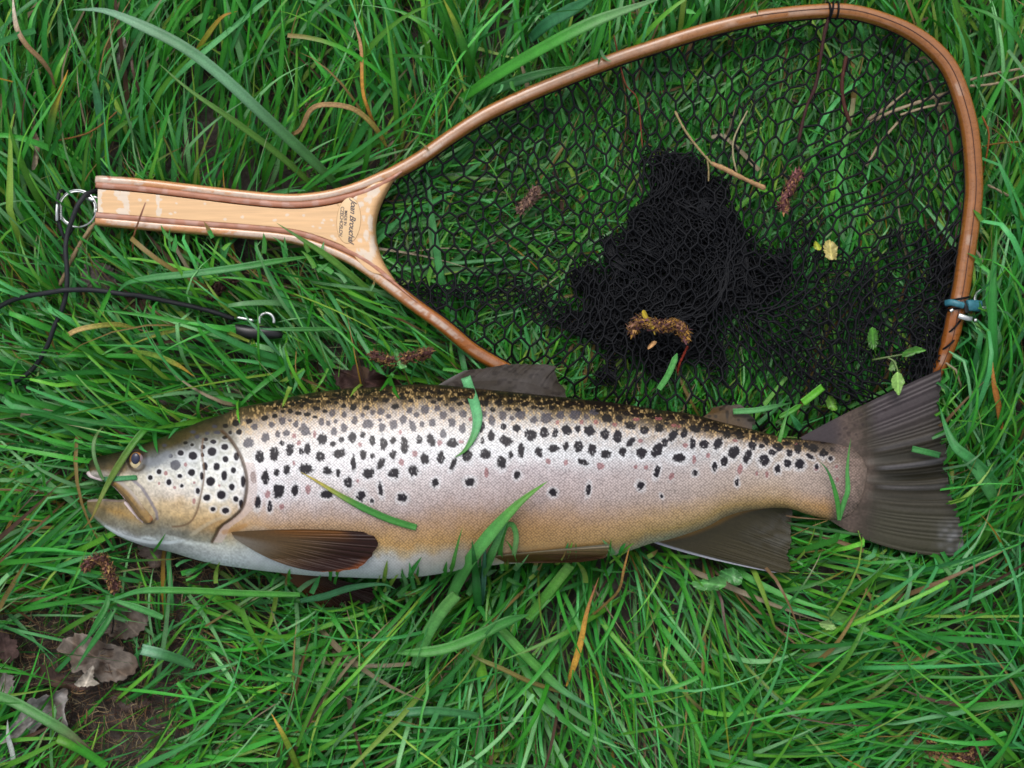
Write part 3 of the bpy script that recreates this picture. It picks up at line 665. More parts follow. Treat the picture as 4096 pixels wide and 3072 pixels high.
parts = []
parts.append(blades(9000, -300, -260, 1324, 1030, wr=(0.9, 2.2), lenk=0.8, zk=0.45, seed=1, dry=0.09, seg=7))
parts.append(blades(17500, -320, -280, 1344, 1050, wr=(1.1, 2.6), lenk=1.0, seed=2, tuft=0.7))
parts.append(blades(2400, -320, -280, 1344, 1050, wr=(1.9, 3.3), lenk=1.2, seed=4, seg=10, dry=0.03))
parts.append(blades(6500, -430, -360, 1450, 1120, wr=(0.5, 1.1), lenk=0.9, seed=5, dry=0.2, seg=6))
parts.append(blades(14000, 330, 0, 1000, 420, wr=(1.4, 3.0), lenk=0.85, zk=0.5, seed=6, seg=5, gain=.72)[0:3])  # grass inside the hoop, shade painted in by the lower gain
def edge_blades(n, xy, ang, lean, seed, zfun, L=(16, 44)):
    """short blades that lean over the rim of a thing lying in the grass"""
    g_ = np.random.default_rng(seed); out = []
    K = 9; t = np.linspace(0, 1, K)
    for i in range(n):
        f = g_.uniform(0, 1); x, y = xy(f, g_)
        a = ang(f) + g_.normal(0, lean); ln_ = g_.uniform(*L) * 4; cv = g_.normal(0, .5)
        th = a + cv * t
        X = x + np.cumsum(np.cos(th)) * ln_ / K; Y = y - np.cumsum(np.sin(th)) * ln_ / K
        Z = zfun(X, Y); Z = np.maximum(Z, 0.012 + 0.024 * t)
        for _ in range(2): Z[1:-1] = np.maximum(Z[1:-1], (Z[:-2] + Z[2:]) / 2)
        w = g_.uniform(1.0, 2.6) * np.clip((1 - t) * 1.9, 0, 1) ** .8 * S
        C0 = P(X, Y, Z); T = np.gradient(C0, axis=0); T /= np.linalg.norm(T, axis=1, keepdims=True)
        sd_ = np.cross(T, [0, 0, 1]); sd_ /= np.linalg.norm(sd_, axis=1, keepdims=True) + 1e-9
        sd_[:, 2] += .3 * g_.normal(); 
        V = np.stack([C0 + sd_ * w[:, None], C0 - np.array([0, 0, 1]) * w[:, None] * .25, C0 - sd_ * w[:, None]], 1)
        b = lin(GREENS[g_.integers(0, 7)][0]) * .85 * math.exp(g_.normal(0, .2))
        c = np.stack([b, b * 1.18, b * .96])[None] * np.ones((K, 1, 1))
        if g_.random() < .12: c[K // 2:] = lin((176, 150, 84)) * .5
        j = (np.arange(K - 1) * 3)[:, None] + np.arange(2)[None]
        out.append((V.reshape(-1, 3), np.stack([j, j + 1, j + 4, j + 3], -1).reshape(-1, 4), c.reshape(-1, 3)))
    return join(out)
def over_fish(X, Y):
    T, B = fT(X), fB(X); ins = (Y > T - 6) & (Y < B + 6)
    return np.where(ins, fishz(X, Y) + .002, 0.03)
def join(ps):
    Vs, Fs, Cs = [], [], []; o_ = 0
    for V, F, c in ps:
        Vs.append(V); Fs.append(F + o_); Cs.append(c); o_ += len(V)
    return np.vstack(Vs), np.vstack(Fs), np.vstack(Cs)
def clip_blades(p, seg, poly):
    V, F, c = p
    kk = (seg + 1) * 3
    root = V.reshape(-1, kk, 3)[:, 0, :]
    m = inside(root[:, 0] / S * 4 + 2048, 1536 - root[:, 1] / S * 4, poly)
    V = V.reshape(-1, kk, 3)[m].reshape(-1, 3); c = c.reshape(-1, kk, 3)[m].reshape(-1, 3)
    n = m.sum(); F = F.reshape(-1, seg * 2, 4)[:n].reshape(-1, 4)
    return V, F, c
parts[4] = clip_blades(parts[4], 5, [tuple(p) for p in OPENING])
def fe(f, g_):
    x = 1120 + f * 1480; return x, float(fB(x)) + g_.uniform(10, 110)
parts.append(edge_blades(60, fe, lambda f: R(75), .7, 61, over_fish, (12, 32)))
def fe(f, g_):
    x = 430 + f * 1250; return x, float(fT(x)) - g_.uniform(20, 120)
parts.append(edge_blades(14, fe, lambda f: R(235), .5, 62, over_fish, (16, 36)))
def fe(f, g_):
    x = 420 + f * 560; return x, float(fB(x)) + g_.uniform(20, 100)
parts.append(edge_blades(9, fe, lambda f: R(70), .6, 63, over_fish, (14, 32)))
def fe(f, g_):
    x = 420 + f * 1120; return x, float(np.interp(x, [401, 625, 964, 1235, 1370, 1472, 1574], [891, 925, 953, 993, 1048, 1109, 1190])) + g_.uniform(15, 90)
parts.append(edge_blades(16, fe, lambda f: R(100), .6, 64, lambda X, Y: 0 * X + 0.041, (12, 26)))
def fe(f, g_):
    x = 1600 + f * 1500; return x, float(np.interp(x, [1580, 1681, 1808, 1934, 2086, 2276, 2466, 2600, 3000, 3133], [690, 633, 544, 464, 390, 310, 236, 192, 78, 58])) - g_.uniform(45, 110)
parts.append(edge_blades(8, fe, lambda f: R(290), .5, 65, lambda X, Y: 0 * X + 0.040, (10, 22)))
def fe(f, g_): return g_.uniform(3925, 3960), 700 + f * 720
parts.append(edge_blades(5, fe, lambda f: R(125), .4, 66, lambda X, Y: 0 * X + 0.040, (10, 22)))
V, F, c = join(parts)
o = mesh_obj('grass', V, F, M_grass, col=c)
tag(o, 'dense long green meadow grass flattened around the fish and net', 'grass', kind='stuff')
# the meadow goes on beyond the picture
far = []
for q, (x0, y0, x1, y1) in enumerate([(-1600, -1300, -420, 2100), (1440, -1300, 2600, 2100), (-420, -1300, 1440, -350), (-420, 1110, 1440, 2100)]):
    far.append(blades(int(abs((x1 - x0) * (y1 - y0)) / 420), x0, y0, x1, y1, wr=(2.5, 4.5), lenk=1.3, seed=20 + q, seg=4, bare=False))
V, F, c = join(far)
o = mesh_obj('meadow_grass', V, F, M_grass, col=c)
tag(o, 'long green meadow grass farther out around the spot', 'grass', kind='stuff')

# dry litter on the soil
def litter(n, x0, y0, x1, y1, seed):
    g_ = np.random.default_rng(seed)
    px, py = g_.uniform(x0, x1, n), g_.uniform(y0, y1, n)
    a = g_.uniform(0, 2 * math.pi, n); L = g_.uniform(6, 34, n); cv = g_.normal(0, 1.2, n); seg = 4
    t = np.linspace(0, 1, seg + 1)[None]
    th = a[:, None] + cv[:, None] * t
    X = px[:, None] + np.cumsum(np.cos(th), 1) * (L / seg)[:, None]; Y = py[:, None] + np.cumsum(np.sin(th), 1) * (L / seg)[:, None]
    Z = g_.uniform(-0.002, 0.007, (n, 1)) + 0.003 * np.sin(t * 3)
    w = g_.uniform(0.3, 0.9, (n, 1)) * S * 0.6
    C0 = np.stack([(X - 512) * S, -(Y - 384) * S, Z], -1)
    sd_ = np.stack([-np.sin(th), np.cos(th), 0 * th], -1) * w[..., None]
    V = np.stack([C0 + sd_, C0 + np.array([0, 0, 1]) * w[..., None], C0 - sd_], 2).reshape(-1, 3)
    cols = np.array([lin(c_) for c_ in [(150, 110, 75), (110, 85, 70), (180, 150, 110), (90, 60, 50), (190, 170, 130), (70, 50, 45)]])
    c = np.repeat(cols[g_.integers(0, 6, n)] * 0.55 * g_.uniform(.6, 1.2, (n, 1)), (seg + 1) * 3, 0)
    i = (np.arange(n) * (seg + 1) * 3)[:, None, None] + (np.arange(seg) * 3)[None, :, None] + np.arange(2)[None, None, :]
    return V, np.stack([i, i + 1, i + 4, i + 3], -1).reshape(-1, 4), c
V, F, c = join([litter(7000, -100, -60, 1124, 828, 31), litter(3000, -40, 540, 260, 800, 32)])
o = mesh_obj('dry_litter', V, F, M_dry, col=c)
tag(o, 'dry brown grass litter and rootlets on the soil between the blades', 'litter', kind='stuff')

# ------------------------------------------------------------------ sweeps (rods, cords)
def sweep(path, hw, hh, n=12, p=2.0, flat_end=True, taper=None):
    """path (m,3) world; hw, hh half width/height (scalar or (m,)) -> V, F"""
    path = np.asarray(path, float); m = len(path)
    hw = np.broadcast_to(hw, (m,)).copy(); hh = np.broadcast_to(hh, (m,)).copy()
    T = np.gradient(path, axis=0); T /= np.linalg.norm(T, axis=1, keepdims=True) + 1e-12
    up = np.array([0, 0, 1.0]); Sd = np.cross(T, up)
    bad = np.linalg.norm(Sd, axis=1) < 0.15
    Sd[bad] = np.array([1.0, 0, 0]); Sd /= np.linalg.norm(Sd, axis=1, keepdims=True)
    U = np.cross(Sd, T)
    a = np.linspace(0, 2 * math.pi, n, endpoint=False)
    ca = np.sign(np.cos(a)) * np.abs(np.cos(a)) ** (2 / p); sa = np.sign(np.sin(a)) * np.abs(np.sin(a)) ** (2 / p)
    V = path[:, None] + Sd[:, None] * (ca[None] * hw[:, None])[..., None] + U[:, None] * (sa[None] * hh[:, None])[..., None]
    V = V.reshape(-1, 3)
    F = [grid_faces(m, n, True)]
    k0 = len(V); V = np.vstack([V, path[0], path[-1]])
    j = np.arange(n); j2 = (j + 1) % n
    F.append(np.stack([np.full(n, k0), j, j2], -1)); F.append(np.stack([np.full(n, k0 + 1), (m - 1) * n + j2, (m - 1) * n + j], -1))
    return V, F

def to_px(V):
    kz = S * (H - V[:, 2]) / H
    return (V[:, 0] / kz + 512) * 4, (384 - V[:, 1] / kz) * 4

# ------------------------------------------------------------------ landing net
NET = empty('landing_net', tuple(P(1000, 850, 0.02)))
tag(NET, 'wooden teardrop landing net with black mesh bag lying on the grass above the trout', 'landing net')
n_ = 1400
rp = spline(RIM, n_)
inh = smooth(1400, 1620, rp[:, 0])                       # 0 on the handle, 1 on the hoop
hwpx = 20 + 7 * inh + 7 * smooth(3500, 3880, rp[:, 0]) * (1 - smooth(1300, 1500, rp[:, 1]))
zz = rimz(rp[:, 0], rp[:, 1])
path = P(rp[:, 0], rp[:, 1], zz)
kz = S / 4 * (H - zz)
# end rounding
d0 = np.minimum(np.arange(n_), np.arange(n_)[::-1]) / 6.0
rnd = np.sqrt(np.clip(1 - (1 - np.clip(d0, 0, 1)) ** 2, 0.25, 1))
V, F = sweep(path, hwpx * kz * (0.85 + 0.15 * rnd), (0.0062 + 0 * inh) * (0.8 + 0.2 * rnd), n=26, p=2.9)
x_, y_ = to_px(V)
inhV = smooth(1400, 1700, x_)
c = lin((190, 134, 86)) * (1 - inhV[:, None]) + lin((146, 92, 40)) * inhV[:, None]
deep = smooth(3300, 3800, x_)[:, None] * 0.5; c = c * (1 - deep) + lin((132, 76, 26)) * deep
low = smooth(1100, 1300, y_)[:, None] * 0.4; c = c * (1 - low) + lin((158, 84, 30)) * low
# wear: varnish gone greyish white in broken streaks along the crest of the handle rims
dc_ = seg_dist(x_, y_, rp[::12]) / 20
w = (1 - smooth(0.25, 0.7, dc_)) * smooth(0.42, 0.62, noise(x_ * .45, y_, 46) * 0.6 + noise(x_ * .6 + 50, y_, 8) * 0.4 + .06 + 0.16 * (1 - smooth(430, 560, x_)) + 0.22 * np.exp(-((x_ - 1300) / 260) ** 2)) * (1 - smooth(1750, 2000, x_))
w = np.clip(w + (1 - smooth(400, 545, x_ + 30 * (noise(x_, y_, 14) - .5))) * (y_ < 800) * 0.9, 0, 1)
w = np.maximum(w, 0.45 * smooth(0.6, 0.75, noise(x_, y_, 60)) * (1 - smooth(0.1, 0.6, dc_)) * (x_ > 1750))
w = np.maximum(w, (1 - smooth(0.1, 0.55, dc_)) * (x_ > 1540) * (1 - smooth(2300, 3000, x_)) * (y_ < 760) * (.25 + .5 * noise(x_ * .3, y_ * .3, 14)))  # pale gloss highlight painted along the crest of the upper hoop
gr = 0.88 + 0.24 * noise(x_ * 0.15 + y_ * 0.1, y_, 6)
c = c * gr[:, None]
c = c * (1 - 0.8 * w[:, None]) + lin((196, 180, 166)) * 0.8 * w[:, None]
mk = seg_dist(x_, y_, [(432, 703), (438, 712)]) < 6; c[mk] = lin((170, 90, 70))
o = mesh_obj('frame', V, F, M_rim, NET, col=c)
tag(o, 'bent wooden rim running from the handle round the hoop')
# thin dark lamination line on the hoop's right side, let into the rod
ix = [i for i in range(n_) if (rp[i, 0] > 3000 and rp[i, 1] < 1480)]
q = rp[ix]; T = np.gradient(q, axis=0); T /= np.linalg.norm(T, axis=1, keepdims=True); Nn = np.stack([T[:, 1], -T[:, 0]], 1)
qz = zz[ix] + 0.0061
qq = q + Nn * 9
V, F = sweep(P(qq[:, 0], qq[:, 1], qz), 0.00028, 0.0008, n=6)
mesh_obj('lamination_line', V, F, M_strip, NET, col=lin((70, 36, 26)))

STRT = [(392, 747), (557, 761), (760, 785), (964, 810), (1133, 825), (1235, 823), (1337, 808), (1438, 780), (1515, 747), (1570, 716), (1610, 690)]
STRB = [(392, 859), (625, 879), (760, 890), (964, 905), (1133, 921), (1235, 941), (1370, 991), (1472, 1048), (1551, 1110), (1620, 1168), (1670, 1210)]
for L_, sgn in ((STRT, 1), (STRB, -1)):
    q = spline(L_, 260); q[:, 1] -= sgn * 4 * (1 - smooth(1350, 1500, q[:, 0]))
    hwp = 11.5 * (1 - 0.85 * smooth(1500, 1660, q[:, 0]))
    z_ = rimz(q[:, 0], q[:, 1]) + 0.0009
    V, F = sweep(P(q[:, 0], q[:, 1], z_), hwp * S / 4 * .97, 0.0058, n=16, p=7)
    x_, y_ = to_px(V)
    c = lin((164, 110, 86)) * (0.85 + 0.3 * noise(x_ * .2, y_, 5))[:, None]
    w = smooth(0.6, 0.75, noise(x_, y_, 30))[:, None] * 0.35; c = c * (1 - w) + lin((190, 160, 150)) * w
    mesh_obj('lamination_strip', V, F, M_strip, NET, col=c)
# core of the handle, running into the yoke
fS, fSb = fy(STRT), fy(STRB)
YT = [(1546, 725), (1510, 775), (1479, 830), (1466, 905), (1474, 977), (1495, 1050), (1530, 1098)]     # edge of the flat face
YB = [(1585, 706), (1552, 765), (1520, 835), (1505, 905), (1510, 975), (1535, 1050), (1590, 1140)]     # foot of the scooped end
nu, nv = 520, 70
vv = np.linspace(0, 1, nv); yt = spline(YT, nv); yb = spline(YB, nv)
U = np.r_[np.linspace(0, 1, nu - 14), 1 + np.linspace(0.07, 1, 14)]
G = np.zeros((len(U), nv, 3))
for i, u in enumerate(U):
    if u <= 1:
        x = 391 + u * (yt[:, 0] - 391)
        T = fS(x) + 10.0; B = fSb(x) - 10.0
        yl = T + (B - T) * vv
        blend = smooth(0.86, 1.0, u)
        y = yl * (1 - blend) + yt[:, 1] * blend
        z = rimz(x, y) + 0.0066
    else:
        f = u - 1
        x = yt[:, 0] + (yb[:, 0] - yt[:, 0]) * math.sin(f * math.pi / 2) ** 0.9; y = yt[:, 1] + (yb[:, 1] - yt[:, 1]) * f
        z = rimz(x, y) + 0.0066 - 0.0125 * (1 - math.cos(f * math.pi / 2)) ** 1.15
    G[i] = P(x, y, z)
V = G.reshape(-1, 3)
x_, y_ = to_px(V)
c = np.tile(lin((216, 174, 126)), (len(V), 1)) * (0.90 + 0.12 * noise(x_ * 0.06, y_, 5) + 0.05 * noise(x_ * .03, y_ + 40, 16))[:, None]
scoop = np.repeat(np.clip(U - 1, 0, 1), nv)[:, None]
c = c * (1 - scoop * 0.6) + lin((176, 112, 44)) * scoop * 0.6
worn = np.zeros(len(V)); nn = noise(x_, y_, 15) * 0.7 + noise(x_, y_ + 77, 6) * 0.5
for (cx, cy, rx, ry) in [(495, 785, 26, 34), (490, 850, 28, 24), (470, 770, 14, 20), (505, 815, 16, 30), (632, 795, 8, 60), (636, 850, 14, 22), (396, 780, 14, 60), (408, 758, 24, 14), (400, 850, 14, 30), (1490, 770, 26, 24), (1470, 800, 16, 16), (1446, 815, 14, 14),
                         (1490, 980, 16, 60), (1480, 890, 12, 40), (1448, 1008, 22, 16), (1475, 1030, 26, 26), (1420, 790, 10, 12), (1455, 870, 9, 14), (1466, 940, 12, 24), (1440, 960, 10, 10), (1500, 750, 22, 12), (1470, 840, 12, 12)]:
    d = np.hypot((x_ - cx) / rx, (y_ - cy) / ry); worn = np.maximum(worn, 1 - smooth(0.75, 1.0, d + (nn - .6) * 0.9))
for (cx, cy) in [(706, 813), (590, 802), (686, 855), (700, 850), (900, 878), (967, 868), (1148, 858), (1214, 862), (1250, 905), (1280, 912), (1290, 892), (1325, 880), (1335, 900), (1200, 830), (820, 815), (780, 790), (1100, 880), (640, 800), (1330, 945), (1340, 955), (1295, 880), (560, 800)]:
    d = np.hypot((x_ - cx) / 9, (y_ - cy) / 7); worn = np.maximum(worn, (1 - smooth(0.5, 1.0, d + (nn - .6))) * .9)
c = c * (1 - 0.65 * worn[:, None]) + lin((212, 204, 192)) * 0.65 * worn[:, None]
w = ((1 - smooth(1.2, 4, seg_dist(x_, y_, [(582, 812), (572, 840), (562, 872)]))) * .8)[:, None]; c = c * (1 - w) + lin((130, 80, 60)) * w
w = ((1 - smooth(1.2, 5, seg_dist(x_, y_, [(1350, 812), (1353, 822)]))) * .6)[:, None]; c = c * (1 - w) + lin((150, 105, 50)) * w
# close underneath and at the butt
Vb = V.copy(); Vb[:, 2] = np.repeat(rimz(np.full(len(U), 900.0), np.full(len(U), 850.0)), nv) - 0.0055
top = grid_faces(len(U), nv)
nb = len(V)
edge = np.r_[np.arange(nv), (np.arange(1, len(U)) * nv + nv - 1), ((len(U) - 1) * nv + np.arange(nv - 2, -1, -1)), (np.arange(len(U) - 2, 0, -1) * nv)]
e2 = np.roll(edge, -1)
o = mesh_obj('handle_core', np.vstack([V, Vb]), [top[:, ::-1][:, ::-1], (top + nb)[:, ::-1], np.stack([edge, e2, e2 + nb, edge + nb], -1)], M_core, NET, col=np.vstack([c, c * .8]))
tag(o, 'pale worn wooden handle between two red brown strips')
# oval maker's label with its lettering
lc = (1395, 882); lz = 0.031 + 0.0066
nn_ = 64; a = np.linspace(0, 2 * math.pi, nn_, endpoint=False)
tilt = math.radians(4)
def oval(rx, ry): 
    u, v = rx * np.cos(a), ry * np.sin(a)
    return lc[0] + u * math.cos(tilt) - v * math.sin(tilt), lc[1] + u * math.sin(tilt) + v * math.cos(tilt)
x1, y1 = oval(48, 92); x2, y2 = oval(46, 90)
V = np.vstack([P(x1, y1, np.full(nn_, lz + 0.00001)), P(x1, y1, np.full(nn_, lz + 0.00018)), P(x2, y2, np.full(nn_, lz + 0.00022)), P(np.array([lc[0]]), np.array([lc[1]]), np.array([lz + 0.00022]))])
j = np.arange(nn_); j2 = (j + 1) % nn_
LAB = mesh_obj('maker_label', V, [np.stack([j, j2, j2 + nn_, j + nn_], -1), np.stack([j + nn_, j2 + nn_, j2 + 2 * nn_, j + 2 * nn_], -1), np.stack([j + 2 * nn_, j2 + 2 * nn_, np.full(nn_, 3 * nn_)], -1)], M_label, NET)
V, F = sweep(P(np.r_[x1, x1[:1]], np.r_[y1, y1[:1]], np.full(nn_ + 1, lz + 0.0001)), 0.00012, 0.00014, n=5)
mesh_obj('label_edge', V, F, M_strip, LAB, col=lin((150, 105, 60)))
def lettering(txt, x, y, size, shear, zoff=0.00032):
    cu = bpy.data.curves.new('lettering', 'FONT'); cu.body = txt; cu.size = size; cu.shear = shear; cu.align_x = 'CENTER'; cu.align_y = 'CENTER'
    cu.extrude = 0.00003; cu.offset = size * 0.012; cu.space_character = 0.92
    cu.materials.append(M_ink)
    tmp = bpy.data.objects.new('tmp', cu); COL.objects.link(tmp); bpy.context.view_layer.update()
    me = bpy.data.meshes.new_from_object(tmp.evaluated_get(bpy.context.evaluated_depsgraph_get())); bpy.data.objects.remove(tmp)
    ob = bpy.data.objects.new('lettering', me); COL.objects.link(ob)
    w = P(x, y, lz + zoff)
    ob.parent = LAB
    ob.location = tuple(w)
    ob.rotation_euler = (0, 0, R(-90 + 0) + tilt * -1)
    ob.scale = (1.0, 1, 1)
    return ob
lettering('Joan Brouchal', 1409, 884, 0.0056, 0.5)
lettering('MADE IN', 1382, 872, 0.0027, 0.0)
lettering('CZECHOSLOV.', 1365, 888, 0.0033, 0.0)

# black lacing cord along the inside of the hoop
i0 = np.nonzero((rp[:, 0] > 1600))[0]
q = rp[i0]; T = np.gradient(q, axis=0); T /= np.linalg.norm(T, axis=1, keepdims=True); Nn = np.stack([-T[:, 1], T[:, 0]], 1)
off = hwpx[i0] + 1.0
qi = q + Nn * off[:, None]
zi = zz[i0] - 0.0015
V, F = sweep(P(qi[:, 0], qi[:, 1], zi), 0.0009, 0.0011, n=7)
mesh_obj('lacing_cord', V, F, M_net, NET)
# lacing loops over the rod near the top and under the clip
def loops(lst, name='lacing_loop', r_=0.0007):
    for (x, y, ang, w) in lst:
        t = np.linspace(-0.1, math.pi + 0.1, 12)
        rr = w / 4 * S; ca, sa = math.cos(ang), math.sin(ang)
        c0 = P(x, y, float(rimz(x, y)))
        pts = c0 + np.stack([np.cos(t) * rr * ca, np.cos(t) * rr * sa, np.sin(t) * 0.0075], -1)
        V, F = sweep(pts, r_, r_, n=6); mesh_obj(name, V, F, M_net, NET)
loops([(3312, 45, R(95), 34), (3322, 45, R(80), 34), (3345, 43, R(88), 34), (3838, 1195, R(10), 40), (3830, 1215, R(15), 40), (3822, 1235, R(8), 40), (3815, 1300, R(50), 42), (3795, 1370, R(45), 40)])

# the mesh bag
def hexnet(x0, y0, x1, y1, w, h, vk=0.55):
    """list of edges of a hexagonal net in px1024"""
    nx = int((x1 - x0) / w) + 2; ny = int((y1 - y0) / h) + 2
    E = []
    i, j = np.meshgrid(np.arange(nx), np.arange(ny), indexing='ij'); i = i.ravel(); j = j.ravel()
    ox = (j % 2) * 0.5
    Ax = x0 + (i + ox) * w; Ay = y0 + j * h; Bx = Ax; By = Ay + h * vk
    E.append(np.stack([Ax, Ay, Bx, By], -1))
    for s_ in (-0.5, 0.5):
        E.append(np.stack([Bx, By, Ax + s_ * w, y0 + (j + 1) * h], -1))
    return np.vstack(E)

def tubes(E3, rad, n=4, verts_only=False):
    """E3 (m,k,3) polylines"""
    m, kk, _ = E3.shape
    T = np.gradient(E3, axis=1); T /= np.linalg.norm(T, axis=2, keepdims=True) + 1e-12
    up = np.array([0.1, 0.05, 1.0]); Sd = np.cross(T, up); Sd /= np.linalg.norm(Sd, axis=2, keepdims=True) + 1e-12
    U = np.cross(Sd, T)
    a = np.linspace(0, 2 * math.pi, n, endpoint=False)
    rad = np.broadcast_to(rad, (m,))[:, None, None, None]
    V = E3[:, :, None] + (Sd[:, :, None] * np.cos(a)[None, None, :, None] + U[:, :, None] * np.sin(a)[None, None, :, None]) * rad
    b = (np.arange(m) * kk * n)[:, None, None] + (np.arange(kk - 1) * n)[None, :, None]
    j = np.arange(n)[None, None]; j2 = (j + 1) % n
    F = np.stack([b + j, b + j2, b + n + j2, b + n + j], -1).reshape(-1, 4)
    return V.reshape(-1, 3), F

def net_layer(x0, y0, x1, y1, w, h, warp, zf, rad, poly, sag=0.0015, vk=0.55, k=4, jit=46):
    E = hexnet(x0, y0, x1, y1, w, h, vk)
    t = np.linspace(0, 1, k)[None]
    X = E[:, :1] * (1 - t) + E[:, 2:3] * t; Y = E[:, 1:2] * (1 - t) + E[:, 3:4] * t
    X, Y = warp(X, Y)
    jx = (noise(X + 5, Y + 5, 28) - .5) * jit; jy = (noise(X + 95, Y + 15, 28) - .5) * jit
    m = inside((X + jx)[:, 0] * 4, (Y + jy)[:, 0] * 4, poly) & inside((X + jx)[:, -1] * 4, (Y + jy)[:, -1] * 4, poly)
    m &= inside(X[:, 0] * 4, Y[:, 0] * 4, openp) & inside(X[:, -1] * 4, Y[:, -1] * 4, openp)
    X, Y = X[m], Y[m]
    Z = zf(X, Y)
    d = P(X * 4, Y * 4, Z)
    return tubes(d, rad)

openp = [tuple(p) for p in OPENING]
bc = (690, 270)
def warp1(X, Y):
    sh = smooth(680, 860, X) * (1 - smooth(300, 420, Y))
    X2 = X - 0.38 * (Y - 180) * sh
    # drawn towards the bundle
    dx, dy = bc[0] - X2, bc[1] - Y; d = np.hypot(dx, dy) + 1
    pull = 16 * np.exp(-((d - 120) / 70) ** 2)
    X2 = X2 + dx / d * pull; Y2 = Y + dy / d * pull
    X2 = X2 + (noise(X, Y, 55) - .5) * 26 + (noise(X + 300, Y, 14) - .5) * 4
    Y2 = Y2 + (noise(X + 77, Y + 9, 60) - .5) * 22 + (noise(X, Y + 300, 13) - .5) * 4
    return X2, Y2
def z1(X, Y):
    d = seg_dist(X * 4, Y * 4, HOOP[::10])
    zr = rimz(X * 4, Y * 4) - 0.002
    return 0.0245 + (zr - 0.0245) * (1 - smooth(20, 160, d)) + (noise(X, Y, 30) - .5) * 0.004 
ps = []
ps.append(net_layer(330, -40, 1150, 500, 15, 16.5, warp1, z1, 0.00078, openp, jit=0))
rr = np.random.default_rng(5)
def mk_warp(cx, cy, rot, sx, sy, amp, wl, seed, fine=3):
    o1 = seed * 131.7
    def f(X, Y):
        n1 = (noise(X + o1, Y, wl) - .5) * 2 * amp; n2 = (noise(X, Y + o1, wl) - .5) * 2 * amp
        X2 = (X + n1 - cx) * sx; Y2 = (Y + n2 - cy) * sy
        c_, s_ = math.cos(rot), math.sin(rot)
        Xr = cx + X2 * c_ - Y2 * s_; Yr = cy + X2 * s_ + Y2 * c_
        return Xr + (noise(X + o1, Y, 9) - .5) * fine, Yr + (noise(X, Y + o1, 9) - .5) * fine
    return f
def zf_r(z0, dz, wl, seed):
    return lambda X, Y: z0 + dz * (noise(X + seed * 17, Y + seed * 31, wl) - .5) * 2 + 0.0015 * (noise(X, Y + seed, 7) - .5)
P4 = lambda L_: [(a_ * 4, b_ * 4) for a_, b_ in L_]
# second slack layer, right and lower side of the hoop
L2 = P4([(780, 235), (860, 225), (975, 230), (972, 330), (925, 395), (800, 405), (620, 360), (520, 330), (400, 300), (420, 262), (560, 268), (700, 300)])
ps.append(net_layer(330, 100, 1100, 450, 13, 16, mk_warp(700, 280, 0.25, 1, 1, 22, 60, 3), zf_r(0.021, .002, 30, 1), 0.00060, L2))
L3 = P4([(690, 250), (800, 235), (900, 245), (976, 225), (973, 330), (925, 398), (860, 400), (760, 372), (680, 340)])
for q_ in range(2):
    ps.append(net_layer(560, 150, 1120, 470, 11, 14, mk_warp(820, 320, [-.5, .7, .1][q_], 1, 1, 25, 45, 7 + q_), zf_r(0.019 + .002 * q_, .003, 25, 2 + q_), 0.00050, L3))
L4 = P4([(905, 230), (978, 225), (972, 320), (925, 398), (890, 385), (925, 320)])
for q_ in range(3):
    ps.append(net_layer(800, 150, 1100, 470, 6, 12, mk_warp(940, 320, [.3, .5, .15, .4][q_], .9, 1, 14, 30, 17 + q_), zf_r(0.018 + .003 * q_, .002, 20, 9 + q_), 0.00050, L4))
# folded strands fanning out to the left along the middle
L5 = P4([(385, 270), (470, 282), (575, 290), (575, 318), (470, 305), (400, 300)])
for q_ in range(2):
    ps.append(net_layer(360, 200, 640, 380, 9, 7, mk_warp(480, 290, .1 - .15 * q_, 1, .8, 10, 30, 27 + q_), zf_r(0.020, .002, 20, 19 + q_), 0.0005, L5))
V, F = [], []; o_ = 0
for v, f in ps: V.append(v); F.append(f + o_); o_ += len(v)
o = mesh_obj('mesh_bag', np.vstack(V), np.vstack(F), M_net, NET)
tag(o, 'black knotted mesh stretched across the hoop', kind='stuff')
# the gathered bottom of the bag
ps = []
BN = np.array(BUNCH, float); bcx, bcy = BN[:, 0].mean(), BN[:, 1].mean()
for q_ in range(10):
    k_ = 0.97 - 0.022 * q_ * rr.uniform(0.6, 1.2)
    pl = BN.copy(); pl = np.stack([bcx + (pl[:, 0] - bcx) * k_, bcy + (pl[:, 1] - bcy) * k_], 1)
    th = np.linspace(0, 2 * math.pi, len(pl), endpoint=False)
    pl += rr.normal(0, 46, pl.shape)
    pl = spline(pl, 40, True)
    ps.append(net_layer(480, 80, 960, 460, rr.uniform(5, 8.5), rr.uniform(6.5, 10), mk_warp(690, 270, rr.uniform(-1.2, 1.2), rr.uniform(.8, 1.1), rr.uniform(.8, 1.2), rr.uniform(16, 34), rr.uniform(28, 60), 40 + q_, 5),
                       zf_r(0.014 + 0.001 * q_, rr.uniform(.002, .006), rr.uniform(20, 45), 50 + q_), rr.uniform(0.0004, 0.00058), [tuple(p) for p in pl], k=3, jit=80))
V, F = [], []; o_ = 0
for v, f in ps: V.append(v); F.append(f + o_); o_ += len(v)
o = mesh_obj('gathered_mesh', np.vstack(V), np.vstack(F), M_net, NET)
tag(o, 'bottom of the black bag gathered in a dark heap inside the hoop', kind='stuff')

